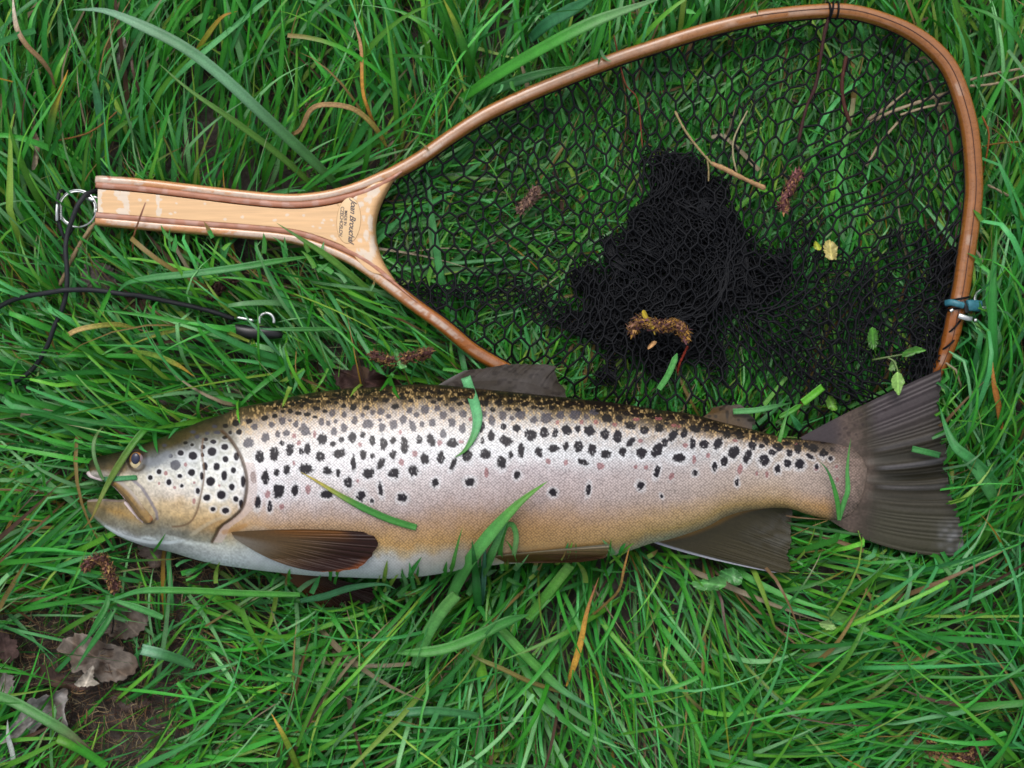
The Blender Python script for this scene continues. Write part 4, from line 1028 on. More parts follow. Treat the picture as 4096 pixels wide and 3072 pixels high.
# ------------------------------------------------------------------ ring, crimp and elastic cord
tie = empty('elastic_lanyard', tuple(P(310, 834, 0.03)))
tag(tie, 'black elastic lanyard with steel split ring and plastic clip left of the handle', 'lanyard')
t = np.linspace(0, 2 * math.pi, 60)
q = P(310 + 76 * np.cos(t), 834 + 74 * np.sin(t), 0.030 + 0.002 * np.cos(t + .6))
V, F = sweep(q, 0.0007, 0.0007, n=8, p=2.5)
RG = mesh_obj('split_ring', V, F, M_steel, tie)
q = P(310 + 70 * np.cos(t[:44] + 2), 834 + 68 * np.sin(t[:44] + 2), 0.0315 + 0.001 * np.cos(t[:44]))
V, F = sweep(q, 0.0006, 0.0007, n=8, p=3)
mesh_obj('inner_coil', V, F, M_steel, RG)
def rod(name, pts, rad, mat, parent, n=10, num=40, p=2, hh=None, col=None):
    q = spline(pts, num); V, F = sweep(P(q[:, 0], q[:, 1], q[:, 2]), rad, hh or rad, n=n, p=p)
    return mesh_obj(name, V, F, mat, parent, col=col)
rod('cord', CORD1, 0.0017, M_cord, tie, num=160)
rod('cord', CORD2, 0.0017, M_cord, tie, num=120)
rod('cord', [(296, 905, .024), (262, 950, .030), (240, 905, .033), (231, 860, .034), (230, 810, .034), (236, 775, .033), (248, 762, .030), (262, 775, .024)], 0.0013, M_cord, tie, num=70)
rod('crimp', [(229, 816, .036), (227, 850, .0365), (228, 884, .036)], 0.0011, M_steel, tie, num=10)
sp_ = []
for i_ in range(60):
    f_ = i_ / 59; sp_.append((244 + 4 * math.cos(f_ * 50), 824 + 56 * f_, 0.0355 + 0.0008 * math.sin(f_ * 50)))
rod('wire_binding', sp_, 0.0004, M_steel, tie, num=220, n=6)
rod('swivel', [(350, 790, .031), (364, 797, .031), (378, 800, .031)], 0.0017, M_steel, tie, num=12)
rod('swivel_pin', [(374, 786, .031), (386, 790, .031), (398, 792, .030)], 0.0009, M_steel, tie, num=8)
rod('ring_knot', [(384, 866, .029), (390, 878, .030), (388, 890, .029)], 0.0012, M_steel, tie, num=10)
# plastic clip at the end of the second cord
q = spline([(915, 1300, .020), (950, 1318, .021), (1000, 1330, .021), (1060, 1332, .021), (1110, 1338, .020), (1128, 1344, .019)], 40)
tt_ = np.linspace(0, 1, 40); prof = np.clip(np.sin(np.clip(tt_, .02, .98) * math.pi) ** 0.35, 0.2, 1)
V, F = sweep(P(q[:, 0], q[:, 1], q[:, 2]), prof * 28 * S / 4, prof * 0.005, n=14, p=2.6)
CL = mesh_obj('clip_body', V, F, M_plastic, tie)
rod('clip_pin', [(948, 1270, .026), (985, 1276, .026), (1014, 1283, .026)], 0.0010, M_steel, CL, num=10, p=3)
t = np.linspace(-0.3, math.pi + 0.35, 30)
V, F = sweep(P(1066 + 30 * np.cos(t), 1284 - 32 * np.sin(t), 0.025 + 0 * t), 0.0011, 0.0008, n=8, p=3)
mesh_obj('clip_loop', V, F, M_steel, CL)

# ------------------------------------------------------------------ teal taped release clip on the hoop
rc = empty('release_clip', tuple(P(3850, 1225, 0.03)))
tag(rc, 'teal taped release clip with steel ring fastened on the right side of the hoop', 'clip')
rod('tape', [(3788, 1212, .036), (3806, 1210, .040), (3830, 1216, .0415), (3852, 1222, .041)], 0.0022, M_teal, rc, n=12, num=24, p=3)
rod('tape', [(3868, 1222, .039), (3888, 1222, .0385), (3918, 1224, .036)], 22 * S / 4, M_teal, rc, n=12, num=20, p=3.5, hh=0.003)
rod('strap', [(3850, 1205, .041), (3862, 1225, .0415), (3868, 1250, .040)], 0.0016, M_plastic, rc, num=12)
rod('clip_bar', [(3834, 1262, .041), (3852, 1268, .0415), (3872, 1274, .0415), (3888, 1277, .041)], 0.0019, M_steel, rc, n=10, num=16, p=3, hh=.0012)
rod('rivet', [(3896, 1283, .040), (3906, 1281, .040)], 0.0016, M_steel, rc, num=6)
rod('rivet', [(3800, 1246, .040), (3812, 1238, .040)], 0.0012, M_steel, rc, num=6)
t = np.linspace(0, 2 * math.pi, 40)
V, F = sweep(P(3934 + 34 * np.cos(t), 1196 + 36 * np.sin(t), 0.035 + 0.004 * np.sin(t)), 0.0012, 0.0009, n=8, p=3)
mesh_obj('ring', V, F, M_steel, rc)

# ------------------------------------------------------------------ the trout
TR = empty('brown_trout', tuple(P(1900, 1950, 0.02)))
tag(TR, 'large silvery brown trout with black spots lying on its side in the grass', 'fish')
# mouth edge of the upper head (lower outline of the body mesh left of the jaw joint)
UPJ = [hz(96, 668), hz(108, 715), hz(122, 752), hz(190, 768), hz(262, 790), hz(320, 845), hz(370, 905), hz(430, 985), hz(475, 1050), hz(505, 1085)]
fU = fy(UPJ)
xj = hz(505, 0)[0]
def lofted(xs, fa, fb, nv, nvb, name, edge_top=False, edge_bot=False, mat=M_fish, er=26.0):
    nu = len(xs)
    v = (1 - np.cos(np.linspace(0, math.pi, nv))) / 2
    a, b = fa(xs), fb(xs)
    Y = a[:, None] + (b - a)[:, None] * v[None]
    X = np.repeat(xs[:, None], nv, 1)
    Z = fishz(X, Y)
    zc = fZc(X)
    # roll the cut edges inward (lips)
    if edge_bot is not False:
        d = (b[:, None] - Y) + 0 * X; w = edge_bot(X)
        Z = Z - (Z - zc) * w * (1 - np.sqrt(np.clip(1 - (1 - np.clip(d / er, 0, 1)) ** 2, 0, 1)))
    if edge_top is not False:
        d = (Y - a[:, None]); w = edge_top(X)
        Z = Z - (Z - zc) * w * (1 - np.sqrt(np.clip(1 - (1 - np.clip(d / er, 0, 1)) ** 2, 0, 1)))
    # underside
    vb = (1 - np.cos(np.linspace(0, math.pi, nvb)[1:-1][::-1])) / 2
    Yb = a[:, None] + (b - a)[:, None] * vb[None]; Xb = np.repeat(xs[:, None], nvb - 2, 1)
    T, B = fT(Xb), fB(Xb); s_ = np.clip((Yb - T) / (B - T), 0, 1)
    Zb = fZc(Xb) - fTh(Xb) * np.sqrt(np.clip(1 - np.abs(2 * s_ - 1) ** 2.15, 0, 1)) * 0.9
    if edge_bot is not False:
        d = (b[:, None] - Yb); Zb = Zb + (fZc(Xb) - Zb) * edge_bot(Xb) * (1 - np.sqrt(np.clip(1 - (1 - np.clip(d / er, 0, 1)) ** 2, 0, 1)))
    if edge_top is not False:
        d = (Yb - a[:, None]); Zb = Zb + (fZc(Xb) - Zb) * edge_top(Xb) * (1 - np.sqrt(np.clip(1 - (1 - np.clip(d / er, 0, 1)) ** 2, 0, 1)))
    XX = np.concatenate([X, Xb], 1); YY = np.concatenate([Y, Yb], 1); ZZ = np.concatenate([Z, Zb], 1)
    V = P(XX, YY, ZZ).reshape(-1, 3)
    col = fishcol(XX.ravel(), YY.ravel())
    n = XX.shape[1]
    F = grid_faces(nu, n, True)
    k0 = len(V); ends = [0, (nu - 1) * n]
    V = np.vstack([V, V[:n].mean(0), V[(nu - 1) * n:].mean(0)]); col = np.vstack([col, col[:1], col[-1:]])
    j = np.arange(n); j2 = (j + 1) % n
    Ft = [F, np.stack([np.full(n, k0), j, j2], -1)[:, ::-1], np.stack([np.full(n, k0 + 1), (nu - 1) * n + j2, (nu - 1) * n + j], -1)[:, ::-1]]
    sk = np.stack([np.r_[XX.ravel(), 0, 0] / 4, np.r_[YY.ravel() , 0, 0] / 4 * 1.12, np.zeros(len(V))], -1)
    return mesh_obj(name, V, Ft, mat, TR, col=col, attrs={'skin': sk})
def fbody(x):
    up = fU(x); lo = fB(x)
    w = smooth(xj - 4, xj + 26, x)
    return up * (1 - w) + lo * w
xs = np.r_[np.linspace(353, 700, 150), np.linspace(703, 3466, 980)]
o = lofted(xs, fT, fbody, 250, 60, 'body', edge_bot=lambda X: 1 - smooth(xj - 10, xj + 20, X))
# lower jaw
JT = [hz(86, 930), hz(110, 918), hz(200, 912), hz(330, 920), hz(380, 915), hz(430, 960), hz(480, 1020), hz(520, 1060), (620, 2070)]
xs = np.linspace(348, 640, 170)
fJ = fy(JT)
o = lofted(xs, fJ, lambda x: fB(x) + 0.5, 90, 30, 'lower_jaw', edge_top=lambda X: 1 - smooth(560, 600, X), er=16)
# maxilla: the long jaw bone
MXc = [hz(235, 772) + (0,), hz(315, 800) + (0,), hz(392, 865) + (0,), hz(452, 935) + (0,), hz(498, 1000) + (0,), hz(533, 1042) + (0,), hz(566, 1078) + (0,)]
q = spline([m[:2] for m in MXc], 90)
wv = np.interp(np.linspace(0, 1, 90), [0, .08, .3, .6, .85, .95, 1], [4, 12, 18, 21, 21, 16, 6])
z_ = fishz(q[:, 0] + 14, q[:, 1] - 10) - 0.0008
wv = wv * 1.32
V, F = sweep(P(q[:, 0], q[:, 1], z_ - .0003), wv * S / 4, 0.0006 * np.clip(wv / 18, .3, 1), n=36, p=2.2)
x_, y_ = to_px(V)
fr = np.interp(x_, q[:, 0], np.linspace(0, 1, 90))
cy = np.interp(x_, q[:, 0], q[:, 1]); side_ = (x_ - np.interp(y_, q[:, 1], q[:, 0]))
c = lin((122, 96, 52)) * (0.5 + 0.6 * noise(x_, y_, 11) + .4 * noise(x_, y_, 4))[:, None]
w = (smooth(-6, 10, side_) * (1 - smooth(.55, .9, fr)) * .9)[:, None]; c = c * (1 - w) + lin((158, 150, 142)) * w
eg = smooth(.6, 1.0, -side_ / 22)[:, None] * .5; c = c * (1 - eg)  # shading painted into the left edge of the bone
w = smooth(.93, 1, fr)[:, None] * .5; c = c * (1 - w) + lin((120, 60, 30)) * w
o = mesh_obj('jaw_bone', V, F, M_fish, TR, col=np.hstack([c, np.zeros((len(c), 1))]))
rod('lip_fold', [hz(262, 792) + (.040,), hz(330, 858) + (.0405,), hz(400, 945) + (.041,), hz(470, 1045) + (.0415,), hz(505, 1085) + (.041,)], 0.0009, vmat('mouth_lining', rough=.3, base=(.55, .47, .47), noise_sc=300, noise_amt=.1), TR, num=30)
rod('lip_fold', [hz(100, 722) + (.030,), hz(118, 742) + (.032,), hz(160, 756) + (.033,), hz(205, 768) + (.034,)], 0.0016, bpy.data.materials['mouth_lining'], TR, num=20)
# eye
def disc(name, cx, cy, rx, ry, zoff, dome, mat, parent, colf, n=20, m=40):
    rr_ = np.linspace(0, 1, n); aa = np.linspace(0, 2 * math.pi, m, endpoint=False)
    Xx = cx + rx * rr_[:, None] * np.cos(aa)[None]; Yy = cy + ry * rr_[:, None] * np.sin(aa)[None]
    z0 = float(fishz(EYE[0] + 55, EYE[1])) * 0 + float(fishz(np.array([EYE[0]]), np.array([EYE[1]]))[0])
    Z = z0 + zoff + dome * np.sqrt(np.clip(1 - rr_[:, None] ** 2 * 0.98, 0, 1)) + 0 * Xx
    V = P(Xx, Yy, Z).reshape(-1, 3)
    return mesh_obj(name, V, grid_faces(n, m, True), mat, parent, col=colf(Xx.ravel(), Yy.ravel(), np.repeat(rr_, m)))
def eyecol(x, y, r_):
    c = np.tile(lin((120, 84, 34)), (len(x), 1))
    up_ = smooth(-14, -34, y - EYE[1]) if False else (1 - smooth(-34, -10, y - EYE[1]))
    c = c * (1 - up_[:, None]) + lin((165, 105, 30)) * up_[:, None]
    # pale crescent under the pupil
    d = np.hypot((x - hz(445, 0)[0]) / 25, (y - hz(0, 662)[1]) / 17)
    w = (1 - smooth(.7, 1.1, d))[:, None]; c = c * (1 - w) + lin((196, 180, 140)) * w
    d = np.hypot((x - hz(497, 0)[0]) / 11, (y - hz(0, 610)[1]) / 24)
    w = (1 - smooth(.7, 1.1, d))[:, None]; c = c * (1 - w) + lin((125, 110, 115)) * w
    w = smooth(.8, 1, r_)[:, None]; return c * (1 - w) + lin((60, 42, 26)) * w
EY = disc('eye', EYE[0], EYE[1], 31, 36, 0.0002, 0.0028, M_jelly, TR, eyecol)
disc('pupil', hz(447, 0)[0], hz(0, 617)[1], 18, 23, 0.0024, 0.0012, M_jelly, EY, lambda x, y, r_: np.tile(lin((42, 46, 68)), (len(x), 1)) * (1.15 - .5 * r_)[:, None])

# fins: root curve, middle curve, edge curve, ribs
def fin(name, Rt, Md, Eg, ns, nt, zf, colf, rays=30, amp=0.0006, ragged=6, thick=0.0007, mat=M_fin, parent=None, bias=1.0):
    a, m, e = spline(Rt, ns), spline(Md, ns), spline(Eg, ns)
    s_ = np.linspace(0, 1, ns); t = np.linspace(0, 1, nt)
    g_ = np.random.default_rng(len(name) * 7)
    jag = np.interp(s_, np.linspace(0, 1, rays * 2), g_.normal(0, 1, rays * 2)) * ragged
    dirv = e - m; dirv /= np.linalg.norm(dirv, axis=1, keepdims=True) + 1e-9
    e = e + dirv * jag[:, None] * np.clip(np.minimum(s_, 1 - s_) * 12, 0, 1)[:, None]
    # quadratic through a (t=0), m (t=.5), e (t=1)
    c1 = 2 * m - 0.5 * (a + e)
    Q = a[:, None] * ((1 - t) ** 2)[None, :, None] + c1[:, None] * (2 * t * (1 - t))[None, :, None] + e[:, None] * (t ** 2)[None, :, None]
    ss = np.repeat(s_[:, None], nt, 1); tt = np.repeat(t[None], ns, 0)
    ph = ss * rays * 2 * math.pi * (1 + .0) + 2.2 * np.sin(ss * 23) + 1.5 * np.sin(ss * 61 + 2) + 1.2 * tt * np.sin(ss * 37)
    rz = amp * np.sin(ph) * np.clip(tt * 3, 0, 1)
    Z = zf(Q[..., 0], Q[..., 1], ss, tt) + rz * smooth(.3, .7, tt)
    col = colf(Q[..., 0].ravel(), Q[..., 1].ravel(), ss.ravel(), tt.ravel())
    rib = 0.5 + 0.5 * np.sin(ph.ravel() + 1)
    fine = noise(ss.ravel() * rays * 5, tt.ravel() * 5, 1.0)
    tv = 0.35 + 0.65 * smooth(.15, .6, tt.ravel())
    col = col * (1.0 + (-0.16 + 0.12 * rib + 0.28 * fine) * tv)[:, None] * 0.88
    V = P(Q[..., 0], Q[..., 1], Z).reshape(-1, 3); V2 = P(Q[..., 0], Q[..., 1], Z - thick).reshape(-1, 3)
    f = grid_faces(ns, nt); nb = len(V)
    edge = np.r_[np.arange(nt), (np.arange(1, ns) * nt + nt - 1), ((ns - 1) * nt + np.arange(nt - 2, -1, -1)), (np.arange(ns - 2, 0, -1) * nt)]
    e2 = np.roll(edge, -1)
    return mesh_obj(name, np.vstack([V, V2]), [f[:, ::-1], f + nb, np.stack([edge, e2, e2 + nb, edge + nb], -1)], mat, parent or TR, col=np.vstack([col, col * .9]))

ez = lambda X, Y, ss, tt: 0
def tail_z(X, Y, ss, tt):
    z0 = np.maximum(fZc(np.clip(X, 3200, 3468)), 0.0278) - 0.0035 * smooth(.35, 1, tt)
    fold = 0.003 * np.sin(ss * 46) * np.exp(-((ss - .52) / .16) ** 2) * np.clip(tt * 1.6 - .2, 0, 1)
    return z0 + fold + 0.0012 * np.sin(ss * 9 + 1) * tt ** 2
def tail_c(x, y, s_, t_):
    c = np.tile(lin((76, 70, 58)), (len(x), 1))
    w = (1 - smooth(.1, .42, s_))[:, None]; c = c * (1 - w) + lin((84, 75, 78)) * w
    w = smooth(.62, .8, s_)[:, None]; c = c * (1 - w) + lin((76, 73, 58)) * w
    ol = (np.exp(-((s_ - .5) / .2) ** 2) * smooth(.15, .4, t_) * (0.5 + 0.5 * np.sin(s_ * 46 + 2.2)) * .95)[:, None]
    c = c * (1 - ol) + lin((28, 27, 15)) * ol
    lt = (np.exp(-((s_ - .48) / .17) ** 2) * smooth(.12, .3, t_) * smooth(.6, 1, np.sin(s_ * 46 - 1.1)) * .6)[:, None]
    c = c * (1 - lt) + lin((150, 146, 150)) * lt
    w = smooth(.86, 1, t_)[:, None] * .45; c = c * (1 - w) + lin((52, 48, 46)) * w
    w = (smooth(.8, .95, t_) * smooth(.75, .9, s_) * (1 - smooth(.95, 1, s_)) * noise(x, y, 20))[:, None] * .8; c = c * (1 - w) + lin((150, 150, 155)) * w
    w = ((1 - smooth(0.25, .5, t_)) * (.5 + .5 * noise(x, y, 22)) * np.exp(-((s_ - .55) / .35) ** 2) * 0)[:, None]
    w = (1 - smooth(3490, 3560, x + 0.16 * np.abs(y - 1900)))[:, None]; w = w * smooth(3300, 3400, x)[:, None]; c = c * (1 - w) + wrist(c, x, y) / .9 * w
    d = 0
    for (sx, sy, rx, ry) in [(820, 555, 14, 14), (915, 495, 12, 12), (865, 500, 10, 10), (995, 450, 20, 9), (1060, 400, 22, 8), (800, 520, 16, 10), (900, 430, 18, 8), (1000, 380, 20, 7), (760, 560, 14, 10), (945, 460, 14, 8), (1090, 350, 20, 7), (870, 560, 8, 8), (975, 505, 9, 8)]:
        dd = np.hypot((x - 2900 - sx / 1.659) * 1.659 / rx, (y - 1400 - sy / 1.659) * 1.659 / ry); d = np.maximum(d, 1 - smooth(.6, 1.3, dd))
    return (c * (1 - .6 * d[:, None]) + lin((60, 48, 50)) * .6 * d[:, None]) * 0.9
fin('tail_fin', [(3200, 1750), (3270, 1800), (3330, 1870), (3350, 1930), (3330, 2000), (3290, 2060)],
    [(3442, 1624), (3500, 1720), (3560, 1810), (3575, 1900), (3570, 1990), (3540, 2080), (3530, 2182)],
    [(3765, 1476), (3762, 1540), (3757, 1641), (3778, 1731), (3786, 1822), (3792, 1912), (3804, 1979), (3834, 2051), (3852, 2123), (3850, 2184), (3812, 2225)], 330, 150, tail_z, tail_c, rays=34, amp=0.00018, ragged=2.5)
def anal_c(x, y, s_, t_):
    c = np.tile(lin((70, 64, 44)), (len(x), 1))
    w = ((1 - smooth(.03, .22, t_)) * .9)[:, None]; c = c * (1 - w) + lin((160, 120, 52)) * w
    w = (smooth(.3, .9, t_) * smooth(.25, .6, s_) * .5 * noise(x, y, 16))[:, None]; c = c * (1 - w) + lin((104, 104, 100)) * w
    w = (1 - smooth(.015, .045, s_))[:, None]; c = c * (1 - w) + lin((175, 178, 190)) * w
    return c
fin('anal_fin', [(2560, 2150), (2700, 2140), (2830, 2096), (2900, 2058), (3000, 2028), (3150, 2018)],
    [(2780, 2221), (2880, 2180), (2960, 2130), (3050, 2080), (3110, 2050), (3162, 2030)],
    [(3100, 2291), (3161, 2281), (3154, 2223), (3161, 2160), (3161, 2108), (3171, 2047)], 200, 110,
    lambda X, Y, ss, tt: (fZc(X) - .0015) * (1 - smooth(0, .9, tt)) + .028 * smooth(0, .9, tt) + 0.001 * np.sin(ss * 14) * tt, anal_c, rays=20, amp=.00022, ragged=4)
def dors_c(x, y, s_, t_):
    c = np.tile(lin((68, 60, 52)), (len(x), 1))
    w = (noise(x, y, 30) * .5)[:, None]; c = c * (1 - w) + lin((94, 87, 86)) * w
    d = smooth(.62, .78, noise(x * 0.8, y * 1.6, 17)); c = c * (1 - .55 * d[:, None]) + lin((44, 36, 34)) * .55 * d[:, None]
    w = (1 - smooth(0, .07, s_))[:, None] * .5; return c * (1 - w) + lin((150, 145, 145)) * w
fin('dorsal_fin', [(1720, 1560), (1850, 1570), (2000, 1585), (2140, 1600), (2275, 1615)],
    [(1795, 1515), (1900, 1515), (2020, 1510), (2130, 1520), (2262, 1575)],
    [(1858, 1482), (1953, 1471), (2025, 1458), (2098, 1457), (2212, 1463), (2218, 1490), (2238, 1530), (2262, 1560)], 180, 70,
    lambda X, Y, ss, tt: np.interp(tt, [0, .4, 1], [0.050, 0.040, 0.030]) + .0008 * np.sin(ss * 12) * tt, dors_c, rays=16, amp=.00012, ragged=3)
fin('adipose_fin', [(2770, 1690), (2860, 1705), (2960, 1725), (3010, 1735)], [(2830, 1655), (2890, 1652), (2960, 1665), (3010, 1700)],
    [(2850, 1630), (2900, 1622), (2966, 1621), (2990, 1655), (3022, 1677), (3020, 1704)], 60, 40,
    lambda X, Y, ss, tt: np.interp(tt, [0, .5, 1], [0.040, 0.036, 0.030]),
    lambda x, y, s_, t_: (lambda w, d: (lin((88, 66, 34)) * (1 - w) + lin((96, 88, 82)) * w) * (1 - .7 * d))(smooth(.3, .8, s_ * .5 + t_ * .5)[:, None], smooth(.66, .8, noise(x, y, 15))[:, None]), rays=5, amp=.0001, ragged=2)
def pec_c(x, y, s_, t_):
    c = np.tile(lin((104, 80, 50)), (len(x), 1))
    w = (smooth(.35, .85, t_))[:, None]; c = c * (1 - w) + lin((50, 20, 12)) * w
    w = ((1 - smooth(.0, .3, s_)) * smooth(.1, .5, t_) * (1 - smooth(.75, .9, t_)) * .9)[:, None]; c = c * (1 - w) + lin((128, 78, 18)) * w
    w = ((1 - smooth(.1, .5, t_)) * smooth(.3, .7, s_) * .8)[:, None]; c = c * (1 - w) + lin((140, 132, 120)) * w
    w = (smooth(.93, 1, t_) * smooth(.35, .6, s_) * .85)[:, None]; c = c * (1 - w) + lin((140, 70, 14)) * w
    w = (1 - smooth(0, .03, s_))[:, None] * .7; c = c * (1 - w) + lin((60, 44, 34)) * w
    return c
def pec_z(X, Y, ss, tt): return fishz(X, np.minimum(Y, 2235)) * 1.0 + 0.001 + 0.0022 * np.sin(tt * math.pi) + 0.002 * tt
fin('pectoral_fin', [(925, 2128), (928, 2136), (932, 2144), (938, 2152)],
    [(1200, 2117), (1210, 2145), (1190, 2185), (1160, 2215), (1110, 2248)],
    [(1452, 2127), (1495, 2145), (1512, 2168), (1500, 2200), (1478, 2232), (1444, 2268), (1370, 2284), (1290, 2288)], 150, 130, pec_z, pec_c, rays=12, amp=.0003, ragged=4, thick=.0012)
fin('pectoral_fin', [(1090, 2270), (1150, 2275), (1210, 2280), (1260, 2280)],
    [(1190, 2350), (1250, 2350), (1320, 2345), (1400, 2330)],
    [(1262, 2425), (1310, 2432), (1380, 2428), (1440, 2418), (1485, 2408), (1500, 2370), (1490, 2330)], 110, 80,
    lambda X, Y, ss, tt: np.interp(tt, [0, .4, 1], [0.026, 0.020, 0.016]),
    lambda x, y, s_, t_: lin((110, 66, 26)) * (1 - smooth(.2, .7, s_ * .6 + t_ * .4)[:, None]) + lin((62, 38, 34)) * smooth(.2, .7, s_ * .6 + t_ * .4)[:, None], rays=12, amp=.0006, ragged=4)
fin('pelvic_fin', [(1960, 2225), (1985, 2232), (2005, 2242), (2020, 2250)],
    [(2200, 2200), (2210, 2212), (2205, 2230), (2190, 2252)],
    [(2436, 2176), (2436, 2192), (2430, 2210), (2422, 2230), (2380, 2240), (2330, 2248)], 70, 110,
    lambda X, Y, ss, tt: fishz(X, np.minimum(Y, fB(X) - 4)) + 0.0022,
    lambda x, y, s_, t_: (lambda w, v: (lin((130, 108, 70)) * (1 - w) + lin((80, 52, 18)) * w) * (1 - v) + lin((170, 160, 140)) * v)(smooth(.1, .4, s_)[:, None], (1 - smooth(.0, .16, s_))[:, None]), rays=9, amp=.0005, ragged=2)

# ------------------------------------------------------------------ single blades, straws and twigs
def tz(ox, oy, sc, pts):
    return [(ox + p[0] / sc, oy + p[1] / sc) + tuple(p[2:]) for p in pts]
def single(name, label, cat, pts, w, c0, c1=None, group=None, mat=None, on=None, tip=0.5, root=0.7, fold=0.3, n=34, thick=0.0004, roll=0.0, c_mid=None, parent=None, base_z=0.04):
    """one blade through photograph points (x, y, z); on='fish' lays it on the skin"""
    q = spline(pts, n); X, Y, Z = q.T
    if on == 'fish':
        ins = inside(X, Y, fish_poly)
        Z = np.where(ins, fishz(X, Y) + Z, Z + base_z)
        for _ in range(7): Z[1:-1] = (Z[:-2] + Z[1:-1] + Z[2:]) / 3
    C0 = P(X, Y, Z); t = np.linspace(0, 1, n)
    T = np.gradient(C0, axis=0); T /= np.linalg.norm(T, axis=1, keepdims=True)
    rl = roll + 0.2 * np.sin(t * 5)
    sd_ = np.cross(T, [0, 0, 1]); sd_ /= np.linalg.norm(sd_, axis=1, keepdims=True) + 1e-9; up = np.cross(sd_, T)
    side = sd_ * np.cos(rl)[:, None] + up * np.sin(rl)[:, None]; u2 = up * np.cos(rl)[:, None] - sd_ * np.sin(rl)[:, None]
    hw = (w / 4 * S / 2) * np.minimum(1, root + (1 - root) * t * 5) * np.clip((1 - t) / max(tip, 1e-3), 0.0 if tip > .05 else 1, 1) ** 0.8
    hw = np.maximum(hw, 0.00008)[:, None]
    prof = [(-1, 0), (-.5, -fold * .6), (0, -fold), (.5, -fold * .6), (1, 0)]
    V = np.stack([C0 + side * hw * a_ + u2 * hw * b_ for a_, b_ in prof], 1)
    V2 = V - u2[:, None] * np.minimum(thick, hw[:, None] * .5)
    V = np.concatenate([V, V2[:, ::-1]], 1); m = V.shape[1]
    c0 = lin(c0) * .85; c1 = lin(c1) * .85 if c1 else c0
    c = c0 * (1 - smooth(.45, .95, t))[:, None] + c1 * smooth(.45, .95, t)[:, None]
    if c_mid is not None:
        w_ = np.exp(-((t - .5) / .2) ** 2)[:, None]; c = c * (1 - w_) + lin(c_mid) * .85 * w_
    st = np.array([.95, 1.05, 1.22, 1.05, .92] * 2)
    col = (c[:, None] * st[None, :, None]) * (0.9 + .2 * rng.random((n, 1, 1)))
    F = [grid_faces(n, m, True), np.arange(m)[None, ::-1], ((n - 1) * m + np.arange(m))[None]]
    V = V.reshape(-1, 3)
    F = [F[0]] + [np.stack([np.full(m - 2, b), b + np.arange(1, m - 1), b + np.arange(2, m)], -1) for b in (0, (n - 1) * m)]
    o = mesh_obj(name, V, F, mat or M_grass, parent, col=col.reshape(-1, 3), loc=None if parent is not None else C0[0])
    if parent is None: tag(o, label, cat, group)
    return o
GB = 'grass blades that stand out from the meadow'
Hh = lambda *p: tz(300, 1500, 1.844, p)
Bz = lambda *p: tz(900, 1400, 1.508, p)
R3 = lambda *p: tz(1900, 1400, 1.508, p)
R4 = lambda *p: tz(2900, 1400, 1.659, p)
R5 = lambda *p: tz(150, 600, 1.4747, p)
A0 = lambda *p: tz(0, 0, 1.58, p)
A1 = lambda *p: tz(1200, 0, 1.58, p)
BM = lambda *p: tz(1200, 2100, 1.58, p)
BL = lambda *p: tz(0, 2200, 1.843, p)
BR = lambda *p: tz(2600, 2000, 1.479, p)
R8 = lambda *p: tz(3300, 900, 2.074, p)
R6 = lambda *p: tz(2100, 400, 1.3825, p)
gb = 'grass_blade'
single(gb, 'very long pale blue green blade arching down to the handle from the top left', 'grass blade', A0((2180, 1230, .012), (2000, 1040, .035), (1700, 760, .055), (1400, 480, .068), (1150, 290, .074), (850, 140, .074), (650, 65, .070), (460, 62, .062)), 42, (70, 128, 62), (128, 175, 140), GB, tip=.22, c_mid=(120, 175, 130))
single(gb, 'long straight green blade running beneath the arching one down to the handle', 'grass blade', A0((2030, 1225, .010), (1800, 1010, .032), (1500, 780, .048), (1200, 570, .055), (990, 390, .056)), 26, (88, 140, 50), (92, 140, 60), GB, tip=.5)
single(gb, 'broad bright green blade sweeping up right above the wooden hoop', 'grass blade', A1((1000, 640, .012), (1200, 500, .035), (1500, 320, .055), (1850, 140, .065), (2212, 10, .06), (2330, -30, .055)), 46, (70, 160, 50), (130, 178, 120), GB, tip=.35)
single(gb, 'green blade leaning right just behind the wooden hoop', 'grass blade', A1((1040, 660, .010), (1250, 560, .025), (1500, 470, .032), (1800, 410, .030)), 40, (60, 130, 66), (80, 150, 70), GB, tip=.5)
single(gb, 'upright yellow green blade crossing the tuft above the hoop', 'grass blade', A1((1110, 540, .010), (1050, 350, .04), (980, 150, .055), (900, -20, .06)), 32, (60, 140, 40), (150, 165, 50), GB, tip=.5)
single(gb, 'bright green blade with curved tip at the left of the tuft', 'grass blade', A1((960, 480, .012), (880, 310, .04), (780, 160, .052), (600, 60, .05)), 28, (58, 150, 36), (90, 170, 50), GB, tip=.6)
single(gb, 'wide dark green blade pointing from the tuft to the top edge', 'grass blade', A1((1450, 250, .02), (1560, 150, .042), (1750, 40, .055), (1900, -40, .06)), 50, (60, 130, 84), (54, 130, 70), GB, tip=.4)
single(gb, 'twisted papery white blade hanging in at the top left corner', 'dry blade', A0((345, 560, .03), (320, 470, .045), (260, 380, .055), (170, 290, .060), (110, 190, .062), (88, 80, .060), (80, -40, .055)), 22, (160, 128, 90), (205, 195, 175), None, M_dry, tip=.3, roll=.4)
single(gb, 'yellow tipped green blade standing left above the steel ring', 'grass blade', A0((250, 1140, .012), (300, 900, .04), (345, 680, .052), (430, 440, .055)), 34, (60, 130, 40), (200, 160, 50), GB, tip=.5)
single(gb, 'wide blue green blade rising from the top left corner of the handle', 'grass blade', A0((645, 1105, .014), (650, 850, .035), (610, 600, .048), (560, 380, .052)), 38, (64, 130, 90), (60, 130, 66), GB, tip=.5)
